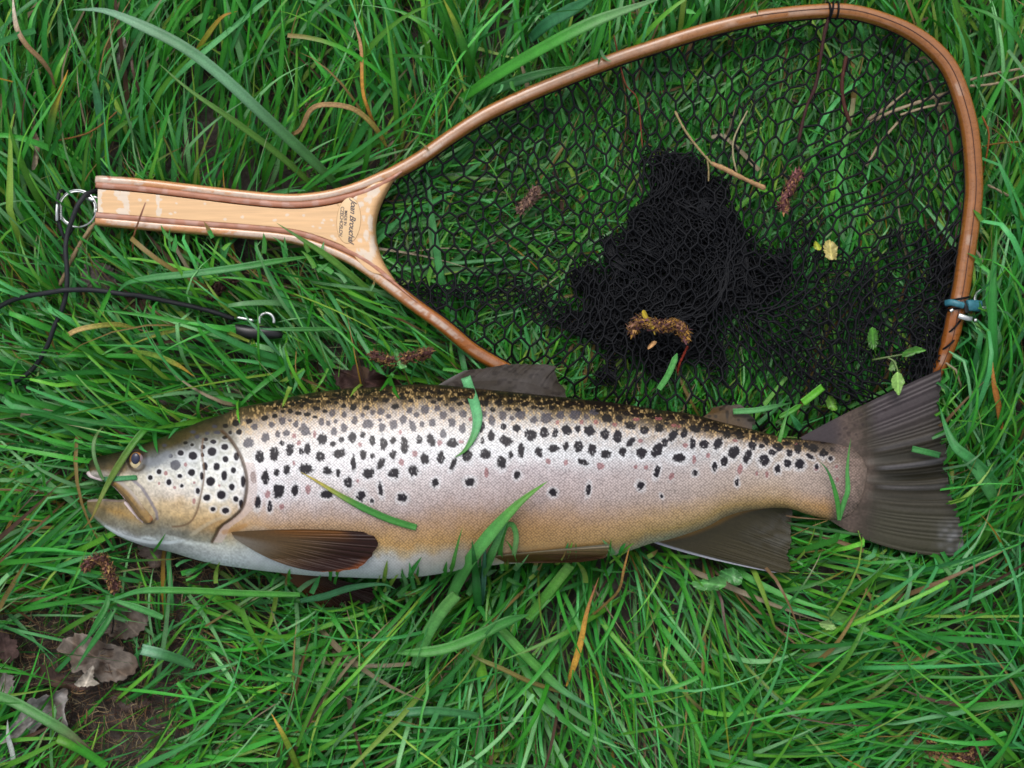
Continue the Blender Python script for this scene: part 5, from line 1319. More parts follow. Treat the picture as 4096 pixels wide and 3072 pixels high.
single(gb, 'yellowed blade with orange tip reaching up near the top edge', 'grass blade', A0((1200, 400, .02), (1290, 250, .04), (1400, 110, .050), (1500, 70, .048)), 22, (150, 150, 50), (190, 140, 50), GB, tip=.5)
single(gb, 'tan curling dry blade arching over green grass left of the hoop', 'dry blade', A1((-90, 860, .02), (0, 820, .035), (70, 690, .045), (180, 660, .047), (340, 690, .045), (470, 800, .036), (560, 950, .015)), 20, (150, 120, 80), (150, 140, 60), None, M_dry, tip=.1)
single(gb, 'thin brown wavy dry blade hanging vertically left of the hoop', 'dry blade', A1((500, 860, .02), (430, 690, .045), (395, 560, .050), (385, 300, .05), (340, 130, .045)), 13, (180, 130, 50), (170, 130, 100), None, M_dry, tip=.2)
single(gb, 'cut green blade with yellow end lying diagonally across the spotted flank', 'cut blade', Bz((1155, 1072, .0016), (1000, 1025, .002), (850, 960, .002), (700, 880, .0022), (560, 795, .0022), (455, 735, .0016)), 26, (74, 150, 64), (190, 170, 60), None, on='fish', tip=.55, root=.9)
single(gb, 'green blade standing over the back of the trout behind the dorsal fin base', 'cut blade', [(1862, 1508, .006), (1880, 1560, .004), (1900, 1620, .003), (1910, 1680, .003), (1896, 1740, .003), (1860, 1800, .002), (1818, 1830, .0012)], 38, (112, 190, 130), (84, 150, 60), None, on='fish', tip=.55, root=1)
single(gb, 'broad pale green blade bending up over the belly of the trout', 'grass blade', [(1790, 2420, -.006), (1850, 2290, .012), (1910, 2200, .010), (2000, 2090, .012), (2090, 2000, .012), (2190, 1925, .010)], 50, (92, 170, 84), (100, 160, 60), GB, tip=.5, on='fish', roll=.3)
single(gb, 'second green blade crossing the belly beside the broad one', 'grass blade', [(1870, 2380, -.006), (1940, 2270, .012), (1990, 2160, .009), (2030, 2070, .007), (2062, 2000, .006)], 34, (88, 160, 80), (110, 185, 120), GB, tip=.6, on='fish')
single(gb, 'narrow folded blade looping down over the golden belly', 'grass blade', [(2010, 2285, .006), (2000, 2200, .006), (2020, 2110, .007), (2050, 2100, .007), (2065, 2150, .006), (2055, 2230, .006), (2070, 2270, .006)], 20, (76, 150, 60), (140, 190, 120), GB, tip=.2, on='fish')
single(gb, 'thin curved green blade touching the white belly', 'grass blade', [(1740, 2330, .0), (1800, 2285, .01), (1820, 2220, .006), (1835, 2160, .005), (1850, 2110, .005)], 16, (70, 140, 50), (80, 150, 60), GB, tip=.6, on='fish')
single(gb, 'dark green pointed blade standing in front of the belly', 'grass blade', [(1915, 2440, -.012), (1908, 2370, .006), (1900, 2270, .018), (1888, 2160, .012)], 34, (44, 120, 50), (40, 110, 46), GB, tip=.6, on='fish')
single(gb, 'blue green pointed blade beside the dark one at the belly', 'grass blade', [(1925, 2420, -.012), (1932, 2340, .008), (1938, 2240, .012), (1942, 2155, .008)], 22, (70, 130, 100), (60, 120, 90), GB, tip=.6, on='fish')
single(gb, 'orange yellow dry blade standing below the pelvic fin', 'dry blade', [(2265, 2745, .020), (2290, 2680, .034), (2320, 2580, .042), (2350, 2440, .048), (2395, 2310, .052)], 24, (196, 150, 60), (150, 100, 70), None, M_dry, tip=.6, root=.3)
single(gb, 'thin wavy brown stalk reaching the rear belly', 'stalk', [(2310, 2510, .02), (2440, 2400, .038), (2480, 2350, .045), (2495, 2280, .052), (2525, 2160, .060)], 10, (120, 100, 50), (180, 130, 70), None, M_dry, tip=.3)
single(gb, 'green blade draped across the snout and open mouth', 'grass blade', Hh((640, 320, .022), (520, 400, .045), (440, 490, .050), (370, 590, .052), (300, 700, .052), (235, 815, .050), (170, 950, .050), (120, 1060, .046), (50, 1140, .034)), 26, (74, 150, 50), (150, 130, 70), GB, tip=.5, c_mid=(110, 140, 60))
single(gb, 'hair thin pale blade curling over the tip of the snout', 'grass blade', Hh((210, 775, .050), (180, 715, .052), (145, 620, .053), (135, 530, .050), (160, 440, .045), (240, 345, .030)), 15, (96, 140, 80), (120, 150, 90), GB, tip=.4)
single(gb, 'short cut green fragment lying on the upper jaw under the eye', 'cut blade', Hh((215, 768, .0025), (300, 765, .002), (380, 760, .002), (452, 757, .002)), 19, (92, 165, 110), (84, 160, 100), None, on='fish', tip=.01, root=1)
single(gb, 'thick green stem lying level across the grass under the belly', 'grass blade', BM((600, 805, .044), (760, 805, .048), (940, 775, .050), (1150, 690, .052), (1300, 615, .052), (1450, 565, .048)), 40, (84, 160, 70), (64, 140, 60), GB, tip=.15, root=.3)
single(gb, 'thick green stem falling to the lower right from the level one', 'grass blade', BM((1165, 575, .030), (1300, 690, .034), (1440, 840, .036), (1640, 1030, .036), (1780, 1120, .034), (1900, 1190, .028)), 34, (84, 160, 60), (96, 160, 110), GB, tip=.4, root=.9)
single(gb, 'light green hollow stem leaning up right under the pelvic fin', 'grass blade', BM((1440, 600, .034), (1500, 520, .036), (1600, 390, .040), (1710, 250, .042)), 40, (80, 150, 50), (112, 175, 70), GB, tip=.02, root=.9)
single(gb, 'pale green broad stalk slanting down left below the belly', 'grass blade', BM((720, 900, .032), (800, 700, .040), (900, 540, .046), (990, 440, .048)), 46, (90, 160, 80), (100, 165, 80), GB, tip=.05, root=.6)
single(gb, 'short bright yellow green stub under the crossing stems', 'grass blade', BM((1160, 990, .026), (1130, 860, .028), (1100, 740, .028)), 44, (112, 180, 50), (84, 160, 50), GB, tip=.05, root=.9)
single(gb, 'brownish green stalk arching to the right in the lower middle', 'grass blade', BM((1660, 1060, .030), (1450, 990, .036), (1280, 910, .038), (1100, 830, .036), (1030, 760, .030)), 18, (130, 120, 60), (110, 130, 50), GB, tip=.3)
single(gb, 'blue green blade curving flat along the lower middle', 'grass blade', BM((1180, 1220, .030), (1000, 1190, .040), (800, 1175, .044), (620, 1190, .044), (490, 1205, .040)), 34, (70, 140, 80), (90, 150, 110), GB, tip=.3)
single(gb, 'long blue green blade with yellow middle at the lower left of the belly', 'grass blade', BM((0, 480, .03), (150, 450, .042), (330, 395, .050), (520, 375, .052), (610, 410, .046)), 26, (60, 130, 80), (80, 150, 90), GB, tip=.5)
single(gb, 'broad leaf blade hanging down from the tail fin corner far right', 'grass blade', R4((1900, 1000, .018), (1825, 930, .030), (1720, 800, .042), (1620, 715, .050), (1530, 640, .050), (1470, 520, .046), (1425, 375, .038)), 38, (70, 150, 80), (60, 140, 70), GB, tip=.4)
single(gb, 'blade folding down right beside the tail at the picture edge', 'grass blade', R4((1560, 670, .050), (1660, 780, .046), (1760, 940, .038), (1840, 1080, .026)), 46, (80, 155, 86), (80, 150, 80), GB, tip=.2, root=.4)
single(gb, 'green blade lying on the wrist of the tail, left arm of a V', 'grass blade', R4((757, 1130, .046), (748, 1020, .050), (720, 900, .052), (680, 800, .052), (625, 735, .050)), 18, (70, 150, 60), (50, 110, 60), GB, tip=.6)
single(gb, 'green blade lying on the wrist of the tail, right arm of a V', 'grass blade', R4((757, 1130, .046), (790, 1010, .050), (815, 930, .052), (812, 800, .052), (822, 680, .050), (835, 590, .048)), 19, (84, 160, 80), (76, 140, 60), GB, tip=.6)
single(gb, 'short cut green fragment lying on the middle of the tail fin', 'cut blade', R4((1242, 655, .034), (1330, 675, .034), (1428, 700, .033)), 24, (64, 140, 70), (60, 130, 70), None, tip=.02, root=1)
single(gb, 'pale cut blade lying across the adipose fin', 'cut blade', R4((55, 408, .040), (200, 400, .038), (330, 375, .034), (445, 350, .030)), 22, (96, 165, 96), (60, 120, 60), None, tip=.4, root=1)
single(gb, 'bright yellow green stub on the mesh above the tail wrist', 'cut blade', R4((515, 350, .028), (580, 300, .029), (650, 245, .029)), 30, (96, 180, 40), (104, 190, 48), None, tip=.02, root=1)
single(gb, 'green stalk under the bright stub beside the adipose fin', 'grass blade', R4((360, 445, .026), (430, 410, .027), (510, 360, .027)), 22, (70, 150, 36), (80, 160, 40), GB, tip=.2, root=.6)
single(gb, 'thin upright blade poking over the back near the tail wrist', 'grass blade', R4((345, 668, .044), (365, 590, .046), (395, 480, .044), (432, 365, .040)), 16, (84, 150, 60), (70, 150, 70), GB, tip=.6)
single(gb, 'short green pointed blade right of the thin upright one', 'grass blade', R4((500, 530, .026), (470, 480, .030), (432, 420, .032)), 26, (60, 140, 80), (70, 150, 80), GB, tip=.6)
single(gb, 'light green blade standing straight on the mesh above the back', 'grass blade', R6((740, 1600, .026), (780, 1540, .028), (810, 1480, .030), (842, 1400, .030)), 24, (96, 180, 90), (96, 180, 90), GB, tip=.15, root=.9)
single(gb, 'orange brown dry blade upright among green at the right edge', 'dry blade', R8((1465, 1700, .030), (1440, 1500, .040), (1400, 1300, .046), (1385, 1080, .046)), 22, (170, 110, 50), (180, 120, 60), None, M_dry, tip=.5)
single(gb, 'tall green blade rising beside the steel ring at the right edge', 'grass blade', R8((1370, 1600, .02), (1400, 1200, .04), (1390, 800, .052), (1400, 400, .056), (1430, 0, .056)), 34, (50, 140, 56), (70, 150, 70), GB, tip=.4)
single(gb, 'short yellow orange blade slanting in the lower left grass', 'dry blade', BL((2200, 1620, .020), (2150, 1500, .034), (2080, 1350, .042), (2000, 1205, .044)), 26, (110, 140, 40), (206, 160, 70), None, M_dry, tip=.6, root=.9)
single(gb, 'wide pale green cut leaf lying in the lower left grass', 'cut blade', BL((1430, 860, .028), (1320, 810, .032), (1180, 765, .036), (1040, 730, .036)), 42, (64, 130, 70), (124, 180, 140), None, tip=.02, root=.5)
single(gb, 'long green blade with rusty tip slanting at the bottom left corner', 'grass blade', BL((-60, 1060, .036), (100, 1120, .040), (300, 1230, .042), (500, 1350, .040), (650, 1470, .034), (760, 1560, .026)), 40, (90, 150, 80), (120, 100, 80), GB, tip=.4, root=.9)
single(gb, 'bright green blade with cut orange end at the bottom left', 'grass blade', BL((780, 1600, .028), (640, 1500, .034), (520, 1430, .038), (415, 1385, .038)), 40, (64, 160, 40), (90, 150, 40), GB, tip=.02, root=.9)
single(gb, 'thin white dead blade upright in the bottom left corner', 'dry blade', BL((100, 1620, .014), (90, 1500, .022), (60, 1380, .026), (55, 1250, .026)), 22, (190, 195, 190), (160, 170, 160), None, M_dry, tip=.5)
single(gb, 'long green blade curling over bare soil in the lower left', 'grass blade', BL((2212, 330, .044), (1800, 320, .048), (1400, 300, .044), (1050, 300, .040), (860, 355, .034), (680, 405, .026)), 26, (80, 160, 60), (70, 150, 80), GB, tip=.3)
single(gb, 'forked green blade crossing the dead grey leaf lower left', 'grass blade', BL((1200, 500, .036), (1050, 440, .038), (900, 390, .036), (780, 350, .030)), 28, (84, 160, 84), (80, 150, 80), GB, tip=.5)
single(gb, 'green blade pointing down left over the bare soil', 'grass blade', BL((800, 330, .030), (780, 420, .034), (700, 560, .036), (600, 720, .032)), 26, (50, 130, 50), (50, 130, 60), GB, tip=.6)
single(gb, 'green blade pointing down beside the dead leaves', 'grass blade', BL((850, 420, .028), (770, 560, .034), (660, 720, .034), (550, 890, .028)), 26, (56, 136, 60), (64, 140, 70), GB, tip=.6)
single(gb, 'long pale blade running level below the handle', 'grass blade', R5((470, 840, .030), (540, 780, .042), (700, 750, .047), (900, 730, .048), (1200, 690, .047), (1450, 650, .044), (1680, 620, .036)), 28, (74, 150, 80), (74, 150, 60), GB, tip=.3, root=.3)
single(gb, 'long green blade leaning over the lower edge of the handle', 'grass blade', R5((2000, 870, .024), (1850, 740, .038), (1700, 620, .046), (1550, 520, .050), (1410, 430, .049)), 26, (96, 150, 56), (84, 130, 50), GB, tip=.5)
single(gb, 'pale tan curved dry blade left below the cord', 'dry blade', R5((570, 1050, .030), (470, 1030, .038), (350, 1038, .042), (240, 1060, .040), (175, 1092, .034)), 20, (140, 140, 60), (196, 166, 110), None, M_dry, tip=.03, root=.5)
single(gb, 'yellow green arched blade below the plastic clip cord', 'dry blade', R5((1250, 1130, .026), (1100, 1070, .034), (950, 1048, .038), (800, 1065, .038), (650, 1110, .034), (560, 1145, .026)), 16, (120, 140, 50), (150, 150, 70), None, M_dry, tip=.3)
single(gb, 'yellow orange blade bending down right above the trout head', 'dry blade', R5((560, 1190, .030), (690, 1210, .036), (820, 1265, .038), (930, 1340, .032)), 20, (110, 140, 50), (190, 150, 60), None, M_dry, tip=.4)
single(gb, 'thin brown weed stalk crossing over the butt of the handle', 'stalk', R5((560, 600, .030), (570, 500, .040), (600, 410, .044), (635, 310, .045)), 7, (120, 80, 50), (130, 80, 70), None, M_dry, tip=.3)
single(gb, 'green crossing blade over the black clip', 'grass blade', tz(850, 1150, 4.424, ((850, 1450, .028), (810, 1100, .036), (810, 700, .040), (795, 280, .040))), 9, (64, 150, 40), (70, 150, 50), GB, tip=.5)
single(gb, 'pale green blade slanting over the black plastic clip', 'grass blade', tz(850, 1150, 4.424, ((1200, 1200, .026), (1000, 980, .034), (800, 740, .038), (640, 580, .038), (480, 300, .034))), 15, (96, 160, 110), (70, 140, 80), GB, tip=.6)
single(gb, 'level blue green blade covering the lower half of the clip', 'grass blade', tz(850, 1150, 4.424, ((2250, 730, .030), (1700, 740, .036), (1300, 740, .038), (900, 730, .036), (560, 650, .032))), 18, (70, 140, 64), (70, 130, 90), GB, tip=.6)
# straws
def rod_thing(name, label, cat, pts, rad, col_, mat=M_dry, n=8, num=30, group=None):
    q = spline(pts, num); C0 = P(q[:, 0], q[:, 1], q[:, 2])
    jit = 1 + 0.12 * rng.normal(size=num); jit[0] = .8; jit[-1] = .6
    V, F = sweep(C0, rad * jit, rad * jit, n=n)
    c = np.tile(lin(col_) * .7, (len(V), 1)) * (0.85 + .3 * rng.random((len(V), 1)))
    o = mesh_obj(name, V, F, mat, None, col=c, loc=C0[0]); tag(o, label, cat, group); return o
rod_thing('straw', 'thick tan dead stem leaning from the steel ring to the cord', 'stem', R5((345, 425, .028), (300, 480, .030), (230, 590, .030), (130, 800, .022)), .0014, (170, 145, 110))
rod_thing('straw', 'thick pale straw on the mesh right of the heap', 'straw', R6((1030, 350, .028), (1100, 380, .029), (1200, 430, .029), (1330, 490, .027)), .0016, (196, 155, 110))
rod_thing('straw', 'thin bent straw leading into the thick one', 'straw', R6((830, 62, .027), (880, 160, .029), (960, 270, .029), (1040, 360, .029)), .0008, (176, 156, 110))
rod_thing('straw', 'thin straw fork pointing down under the thick one', 'straw', R6((1005, 310, .028), (1015, 380, .028), (1015, 450, .026)), .0006, (170, 150, 105))
rod_thing('straw', 'wavy thin straw crossing the mesh right of the heap', 'straw', R6((1230, 60, .027), (1160, 200, .028), (1150, 300, .028), (1170, 400, .027)), .0006, (180, 170, 130))
SGp = 'pale straws in the loose bundle across the right of the hoop'
for i_, (a_, lab) in enumerate([
    (((3850, 330, .024), (3950, 300, .028), (4110, 270, .03)), 'uppermost pale straw of the bundle right of the hoop'),
    (((3870, 345, .024), (3980, 335, .027), (4110, 300, .029)), 'pale grey straw second in the bundle right of the hoop'),
    (((3640, 360, .021), (3560, 420, .022), (3470, 480, .021)), 'short wide straw of the bundle inside the hoop'),
    (((3860, 350, .020), (3700, 400, .022), (3560, 450, .022), (3480, 490, .02)), 'long straw of the bundle crossing under the hoop'),
    (((3800, 410, .020), (3700, 430, .023), (3600, 460, .022)), 'pale lower straw of the bundle inside the hoop'),
    (((3660, 250, .02), (3700, 230, .023), (3740, 280, .02)), 'short pale straw high inside the right of the hoop'),
    (((3600, 480, .021), (3530, 560, .023), (3480, 640, .021), (3465, 665, .02)), 'thin straw bending down from the bundle'),
    (((4110, 830, .02), (4010, 770, .028), (3950, 740, .024)), 'pale straw at the right edge halfway down the hoop')]):
    rod_thing('straw', lab, 'straw', a_, .0009 if i_ not in (2, 3) else .0012, (176, 158, 128), group=SGp)
rod_thing('twig', 'dark red brown twig hanging from the top lashing inside the hoop', 'twig', tz(3000, 0, 1.508, ((500, 30, .036), (450, 200, .033), (400, 500, .028), (340, 650, .026), (290, 860, .024))), .0012, (72, 40, 40))
rod_thing('twig', 'second reddish twig right of the hanging one', 'twig', tz(3000, 0, 1.508, ((580, 340, .028), (555, 500, .028), (570, 640, .027), (610, 760, .025))), .0013, (84, 44, 34))
rod_thing('twig', 'thin red stalk in the mesh above the heap', 'twig', [(2455, 140, .03), (2500, 330, .028), (2550, 400, .026), (2570, 590, .024)], .0005, (130, 62, 40))
rod_thing('twig', 'thin red stalk below the brown catkin on the heap', 'twig', tz(2200, 1150, 3.16, ((1740, 740, .030), (1690, 850, .028), (1640, 960, .026), (1610, 1080, .022))), .0008, (150, 50, 30))
rod_thing('twig', 'orange stalk upright right of the hoop', 'twig', tz(3000, 0, 1.508, ((1400, 1060, .02), (1430, 920, .03), (1440, 800, .032), (1400, 700, .03))), .0007, (150, 90, 40))
rod_thing('twig', 'orange stalk running level to the right edge', 'twig', tz(3000, 0, 1.508, ((1400, 885, .02), (1500, 865, .028), (1640, 855, .03))), .0006, (150, 110, 50))
rod_thing('twig', 'dry brown stalk crossing the upper left grass', 'twig', A0((360, 890, .035), (530, 850, .042), (640, 790, .044), (740, 705, .042)), .0006, (140, 100, 50))
rod_thing('twig', 'black stem standing in the bare soil lower left', 'twig', BL((820, 640, .004), (835, 540, .02), (830, 440, .03)), .0005, (30, 22, 20))

# ------------------------------------------------------------------ catkins
def catkin(label, pts, rad, cols, seed, n=420, group='fallen brown catkins'):
    g_ = np.random.default_rng(seed)
    q = spline(pts, 80); C0 = P(q[:, 0], q[:, 1], q[:, 2])
    ct = empty('catkin', tuple(C0[0])); tag(ct, label, 'catkin', group)
    V, F = sweep(C0, rad * .5, rad * .5, n=7)
    mesh_obj('stalk', V, F, M_catkin, ct, col=lin(cols[0]) * .5)
    T = np.gradient(C0, axis=0); T /= np.linalg.norm(T, axis=1, keepdims=True)
    ii = g_.uniform(0, 79, n).astype(int)
    a = g_.uniform(0, 2 * math.pi, n); sd_ = np.cross(T[ii], [0, 0, 1]); sd_ /= np.linalg.norm(sd_, axis=1, keepdims=True); up = np.cross(sd_, T[ii])
    rad_d = sd_ * np.cos(a)[:, None] + up * np.sin(a)[:, None]
    r0 = rad * g_.uniform(.6, 1.15, n)[:, None] * np.clip(np.minimum(ii, 79 - ii) / 8 + .4, 0, 1)[:, None]
    ctr = C0[ii] + rad_d * r0
    s1 = rad * g_.uniform(.25, .5, n)[:, None]
    tdir = T[ii] * g_.choice([-1, 1], n)[:, None] + rad_d * .5 + g_.normal(0, .4, (n, 3))
    bx = np.cross(rad_d, T[ii])
    V = np.stack([ctr - bx * s1 * .6, ctr - rad_d * s1 * .8, ctr + bx * s1 * .6, ctr + tdir * s1 * 1.3 + rad_d * s1 * .3], 1).reshape(-1, 3)
    b = np.arange(n)[:, None] * 4
    F = np.vstack([b + np.array([0, 1, 3]), b + np.array([1, 2, 3]), b + np.array([0, 3, 2])])
    cc = np.array([lin(c_) for c_ in cols])[g_.integers(0, len(cols), n)] * .75 * g_.uniform(.6, 1.3, (n, 1))
    o = mesh_obj('scales', V, F, M_catkin, ct, col=np.repeat(cc, 4, 0), smooth=False); o['kind'] = 'stuff'
    return ct
BRW = [(120, 85, 80), (150, 110, 80), (95, 65, 65), (175, 140, 90)]
catkin('curved brown catkin lying in the grass below the trout chin', BL((620, 150, .030), (680, 70, .034), (770, 80, .036), (800, 180, .036), (840, 240, .034), (845, 310, .03)), .0036, BRW, 1, 520)
catkin('pinkish brown catkin caught in the mesh left of the heap', [(2150, 750, .026), (2120, 800, .028), (2070, 850, .026)], .0034, [(150, 120, 110), (175, 140, 115), (110, 85, 80)], 2, 300)
catkin('golden brown catkin lying on the black heap of mesh', tz(2200, 1150, 3.16, ((1050, 600, .042), (1060, 500, .042), (1150, 420, .043), (1300, 480, .044), (1450, 490, .043), (1600, 470, .042), (1690, 560, .041), (1740, 680, .038))), .0036, [(150, 110, 90), (185, 140, 70), (110, 75, 80), (170, 130, 80)], 3, 700)
catkin('brown catkin with tan tip in the bottom right grass', BR((1500, 1380, .030), (1600, 1400, .034), (1680, 1490, .038), (1800, 1530, .040), (1900, 1510, .040), (2000, 1420, .038)), .0046, BRW, 4, 800)
catkin('reddish catkin in the mesh right of the thick straw', [(3200, 680, .026), (3165, 740, .028), (3135, 800, .028), (3140, 850, .026)], .0034, [(150, 100, 100), (175, 130, 90), (120, 80, 80)], 5, 320)
catkin('brown catkin beside the dark curled leaf over the trout back', [(1480, 1415, .030), (1560, 1440, .032), (1640, 1430, .034), (1730, 1405, .032)], .0036, BRW, 6, 420)
catkin('dark brown catkin half hidden in the grass below the handle', R5((1020, 880, .024), (1060, 820, .028), (1110, 780, .028), (1170, 800, .025)), .0040, [(80, 60, 55), (100, 75, 65), (65, 45, 45)], 7, 360)

# ------------------------------------------------------------------ dead leaves
def leaf(label, outline, zc, col_, curl=0.006, seed=0, mat=M_leaf, cat='dead leaf', name='dead_leaf', res=34, jag=7, group=None, parent=None):
    """crumpled leaf inside a photograph outline"""
    g_ = np.random.default_rng(seed)
    ol = spline(outline, 90, True); cx, cy = ol[:, 0].mean(), ol[:, 1].mean()
    jg = g_.normal(0, jag, 90); jg = (jg + np.roll(jg, 1)) / 2
    d = ol - [cx, cy]; ol = ol + d / (np.linalg.norm(d, axis=1, keepdims=True) + 1e-9) * jg[:, None]
    rr_ = np.linspace(0, 1, 16) ** .8
    X = cx + (ol[:, 0] - cx)[:, None] * rr_[None]; Y = cy + (ol[:, 1] - cy)[:, None] * rr_[None]
    Z = zc + curl * (noise(X + seed * 57, Y, 90) - .5) * 2 + curl * .6 * (noise(X, Y + seed * 91, 30) - .5) + curl * 1.1 * (rr_[None] ** 3) * (noise(np.arange(90) * 8.0, np.full(90, seed * 9.0), 60)[:, None])
    Vt = P(X, Y, Z).reshape(-1, 3); Vb = P(X, Y, Z - .0004).reshape(-1, 3)
    f = grid_faces(90, 16); nb = len(Vt)
    wrap = np.stack([89 * 16 + np.arange(15), np.arange(15), np.arange(15) + 1, 89 * 16 + np.arange(15) + 1], -1)
    f = np.vstack([f, wrap])
    e = np.arange(90) * 16 + 15; e2 = np.roll(e, -1)
    c = np.tile(lin(col_) * .62, (nb, 1)); x, y = X.ravel(), Y.ravel()
    c = c * (0.5 + 0.6 * noise(x, y, 55) + .4 * noise(x, y, 7))[:, None]
    if mat is M_leaf:
        bw = smooth(.55, .75, noise(x, y, 34))[:, None] * .6; c = c * (1 - bw) + lin((88, 66, 48)) * .6 * bw
    ax = np.array([outline[0][0] - cx, outline[0][1] - cy]); ax /= np.linalg.norm(ax)
    u = (x - cx) * ax[0] + (y - cy) * ax[1]; v = -(x - cx) * ax[1] + (y - cy) * ax[0]
    vein = np.maximum(1 - smooth(2, 5, np.abs(v)), (1 - smooth(.06, .14, np.abs(((np.abs(v) * .9 - u) / 38) % 1 - .5))) * .4)
    c = c * (1 + .6 * vein)[:, None]
    V = np.vstack([Vt, Vb]); loc = Vt.mean(0)
    o = mesh_obj(name, V, [f, (f + nb)[:, ::-1], np.stack([e, e2, e2 + nb, e + nb], -1)], mat, parent, col=np.vstack([c, c * .8]), loc=loc if parent is None else None)
    if parent is None: tag(o, label, cat, group)
    return o
DL = 'dead leaves on the soil'
leaf('big pale grey torn dead leaf at the bottom left corner', BL((480, 1020), (500, 1090), (470, 1180), (500, 1290), (420, 1320), (300, 1300), (150, 1430), (60, 1420), (-60, 1440), (-40, 1380), (60, 1330), (180, 1130), (300, 1080), (400, 1050)), .016, (166, 160, 156), .008, 1, group=DL)
leaf('wide grey purple dead leaf flat on the soil in the lower left', BL((480, 650), (620, 620), (760, 680), (900, 720), (1000, 800), (1010, 880), (900, 960), (760, 960), (600, 900), (540, 900), (500, 780), (420, 740)), .010, (136, 124, 114), .005, 2, group=DL)
leaf('narrow grey dead leaf standing behind the bare soil', BL((720, 350), (860, 340), (960, 400), (1080, 480), (1090, 560), (980, 640), (860, 660), (760, 600), (700, 480)), .010, (118, 106, 96), .005, 3, group=DL)
leaf('brown folded dead leaf below the grey one on the soil', BL((150, 880), (300, 850), (430, 900), (520, 950), (700, 1000), (600, 1040), (400, 1000), (220, 1000), (120, 960)), .008, (84, 66, 60), .005, 4, group=DL)
leaf('small pale curled dead leaf shard on the soil', BL((690, 850), (690, 940), (730, 990), (640, 1010), (555, 1000), (600, 930)), .018, (190, 180, 165), .004, 5, jag=4, group=DL)
leaf('dark red brown dead leaf at the left edge low down', BL((10, 590), (70, 640), (130, 700), (130, 780), (60, 830), (10, 800), (-60, 760), (-50, 640)), .014, (88, 68, 64), .006, 6, group=DL)
leaf('grey dead leaf at the left edge under the red brown one', BL((-80, 930), (60, 900), (110, 960), (80, 1060), (-20, 1150), (-80, 1100)), .012, (140, 132, 128), .005, 7, group=DL)
leaf('grey purple dead leaf lying on soil in the very bottom left corner', BL((-40, 1430), (60, 1420), (160, 1440), (260, 1500), (230, 1570), (60, 1560), (-60, 1560)), .010, (112, 106, 108), .004, 8, group=DL)
leaf('dark brown curled wet leaf behind the back of the trout', Bz((640, 110), (720, 120), (800, 100), (880, 120), (960, 150), (1040, 180), (1060, 230), (900, 260), (760, 260), (690, 230), (660, 170)), .028, (60, 40, 36), .010, 9, group=DL)
leaf('grey dead leaf in the grass below the butt of the handle', tz(0, 700, 1.843, ((650, 650), (740, 640), (830, 680), (850, 780), (780, 860), (680, 850), (600, 800), (600, 720))), .022, (120, 108, 106), .006, 10, group=DL)
leaf('dark brown dead leaf below the cord left of the clip', R5((440, 880), (560, 860), (660, 880), (650, 940), (520, 970), (430, 950)), .012, (60, 38, 34), .005, 11, group=DL)
leaf('grey purple dead leaf below the chin of the trout', BL((1050, -60), (1180, -40), (1240, 40), (1230, 110), (1130, 120), (1050, 60), (1020, 0)), .012, (112, 98, 90), .004, 12, group=DL)
leaf('narrow brown leaf patch on the soil under the lower left grass', BL((820, 1080), (900, 1020), (1060, 1060), (1100, 1140), (1010, 1160), (930, 1200), (880, 1150)), .002, (92, 78, 74), .003, 13, group=DL)
leaf('tan dead leaf on the soil at the bottom left', BL((280, 1480), (420, 1440), (560, 1500), (640, 1580), (560, 1640), (360, 1630), (260, 1560)), .004, (120, 88, 70), .003, 14, group=DL)
leaf('grey leaf shard hanging between blades top left', A0((790, 240), (800, 290), (765, 340), (760, 430), (735, 440), (740, 330), (760, 270)), .03, (160, 156, 145), .004, 15, jag=3, group=DL)
leaf('pale torn leaf piece between the blades left of the handle', A0((200, 800), (240, 860), (250, 960), (225, 1060), (200, 1060), (215, 950), (205, 880)), .032, (175, 160, 135), .004, 16, jag=3, group=DL)
# green broad leaves
M_green = vmat('broad_green_leaf', rough=0.32, spec=.5, noise_sc=200, noise_amt=.15, bump=.0004, trans=.2)
sp = empty('leaf_sprig', tuple(P(3540, 1440, .03))); tag(sp, 'small bright green leaf sprig lying on the mesh and the tip of the tail', 'sprig')
rod('stem', R8((390, 1120, .030), (500, 1100, .033), (640, 1075, .034), (760, 1050, .034)), .0007, M_green, sp, num=14, n=6, col=lin((96, 120, 60)) * .7)
rod('stem', R8((520, 1100, .033), (570, 1130, .035), (600, 1200, .036), (610, 1260, .036)), .0006, M_green, sp, num=14, n=6, col=lin((130, 160, 90)) * .7)
leaf('', R8((610, 1410), (560, 1340), (555, 1270), (610, 1220), (660, 1290), (640, 1350)), .038, (150, 200, 100), .001, 21, M_green, name='leaf', jag=2, parent=sp)
leaf('', R8((840, 1040), (780, 1060), (700, 1090), (640, 1090), (680, 1030), (760, 1010)), .035, (84, 150, 50), .001, 22, M_green, name='leaf', jag=2, parent=sp)
leaf('', R8((530, 1190), (550, 1130), (590, 1130), (580, 1200), (545, 1215)), .034, (110, 150, 80), .001, 23, M_green, name='leaf', jag=2, parent=sp)
leaf('bright green ragged leaf on the mesh above the sprig', R8((390, 850), (430, 880), (440, 980), (400, 1030), (360, 1000), (355, 900)), .029, (84, 150, 50), .002, 24, M_green, 'leaf', 'green_leaf', jag=3)
leaf('yellow green ragged leaf on the mesh just above the tail wrist', R8((30, 1420), (80, 1450), (100, 1530), (50, 1530), (10, 1500)), .029, (96, 150, 40), .002, 25, M_green, 'leaf', 'green_leaf', jag=3)
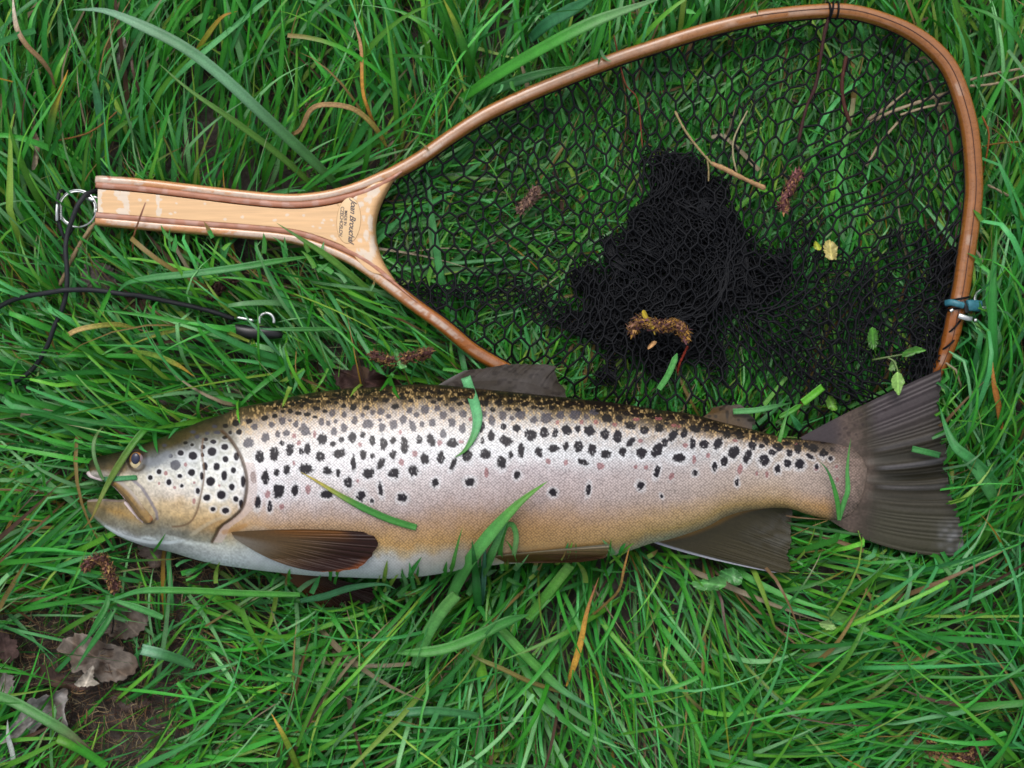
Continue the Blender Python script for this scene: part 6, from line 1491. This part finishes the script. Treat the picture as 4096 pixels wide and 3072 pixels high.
leaf('glossy broad green leaf below the anal fin', BR((250, 480), (330, 470), (420, 450), (455, 500), (400, 530), (320, 535), (265, 520)), .036, (96, 170, 84), .003, 26, M_green, 'leaf', 'green_leaf', jag=3)
leaf('second glossy green leaf right of the first below the anal fin', BR((420, 420), (490, 400), (545, 450), (530, 500), (470, 490), (410, 450)), .034, (84, 155, 80), .003, 27, M_green, 'leaf', 'green_leaf', jag=3)
leaf('crinkled pale green leaf in the lower right grass', BR((1080, 640), (1180, 680), (1270, 650), (1300, 700), (1280, 790), (1200, 740), (1100, 720), (1060, 680)), .04, (96, 160, 70), .004, 28, M_green, 'leaf', 'green_leaf', jag=8)
leaf('small folded pale green leaf left of the crinkled one', BR((1000, 730), (1060, 710), (1100, 760), (1040, 765)), .04, (150, 190, 110), .002, 29, M_green, 'leaf', 'green_leaf', jag=2)
leaf('small cream and yellow petal cluster caught on the mesh right of the heap', tz(3000, 0, 1.508, ((480, 1450), (525, 1490), (520, 1560), (470, 1560), (445, 1520), (450, 1470))), .030, (215, 200, 120), .003, 30, M_green, 'petal', 'fallen_petal', jag=3)
leaf('tiny yellow petal left of the cream cluster on the mesh', tz(3000, 0, 1.508, ((395, 1455), (430, 1490), (420, 1510), (385, 1495))), .030, (190, 200, 50), .001, 31, M_green, 'petal', 'fallen_petal', jag=1)
leaf('tan bud scale on the mesh heap under the golden catkin', tz(2200, 1150, 3.16, ((1240, 780), (1240, 740), (1300, 680), (1350, 690), (1300, 750))), .040, (196, 150, 100), .001, 32, M_leaf, 'bud scale', 'bud_scale', jag=1)
leaf('bent yellow green bud standing from the golden catkin on the heap', tz(2200, 1150, 3.16, ((1165, 300), (1200, 290), (1250, 380), (1300, 460), (1330, 600), (1290, 540), (1230, 430), (1170, 370))), .046, (190, 165, 50), .001, 33, M_leaf, 'bud', 'bud', jag=1)
leaf('torn green leaf curled up behind the trout back', tz(900, 1400, 1.508, ((1040, 0), (1060, 60), (1100, 100), (1060, 110), (1030, 70), (1020, 10))), .036, (120, 190, 110), .003, 34, M_green, 'leaf', 'green_leaf', jag=2)
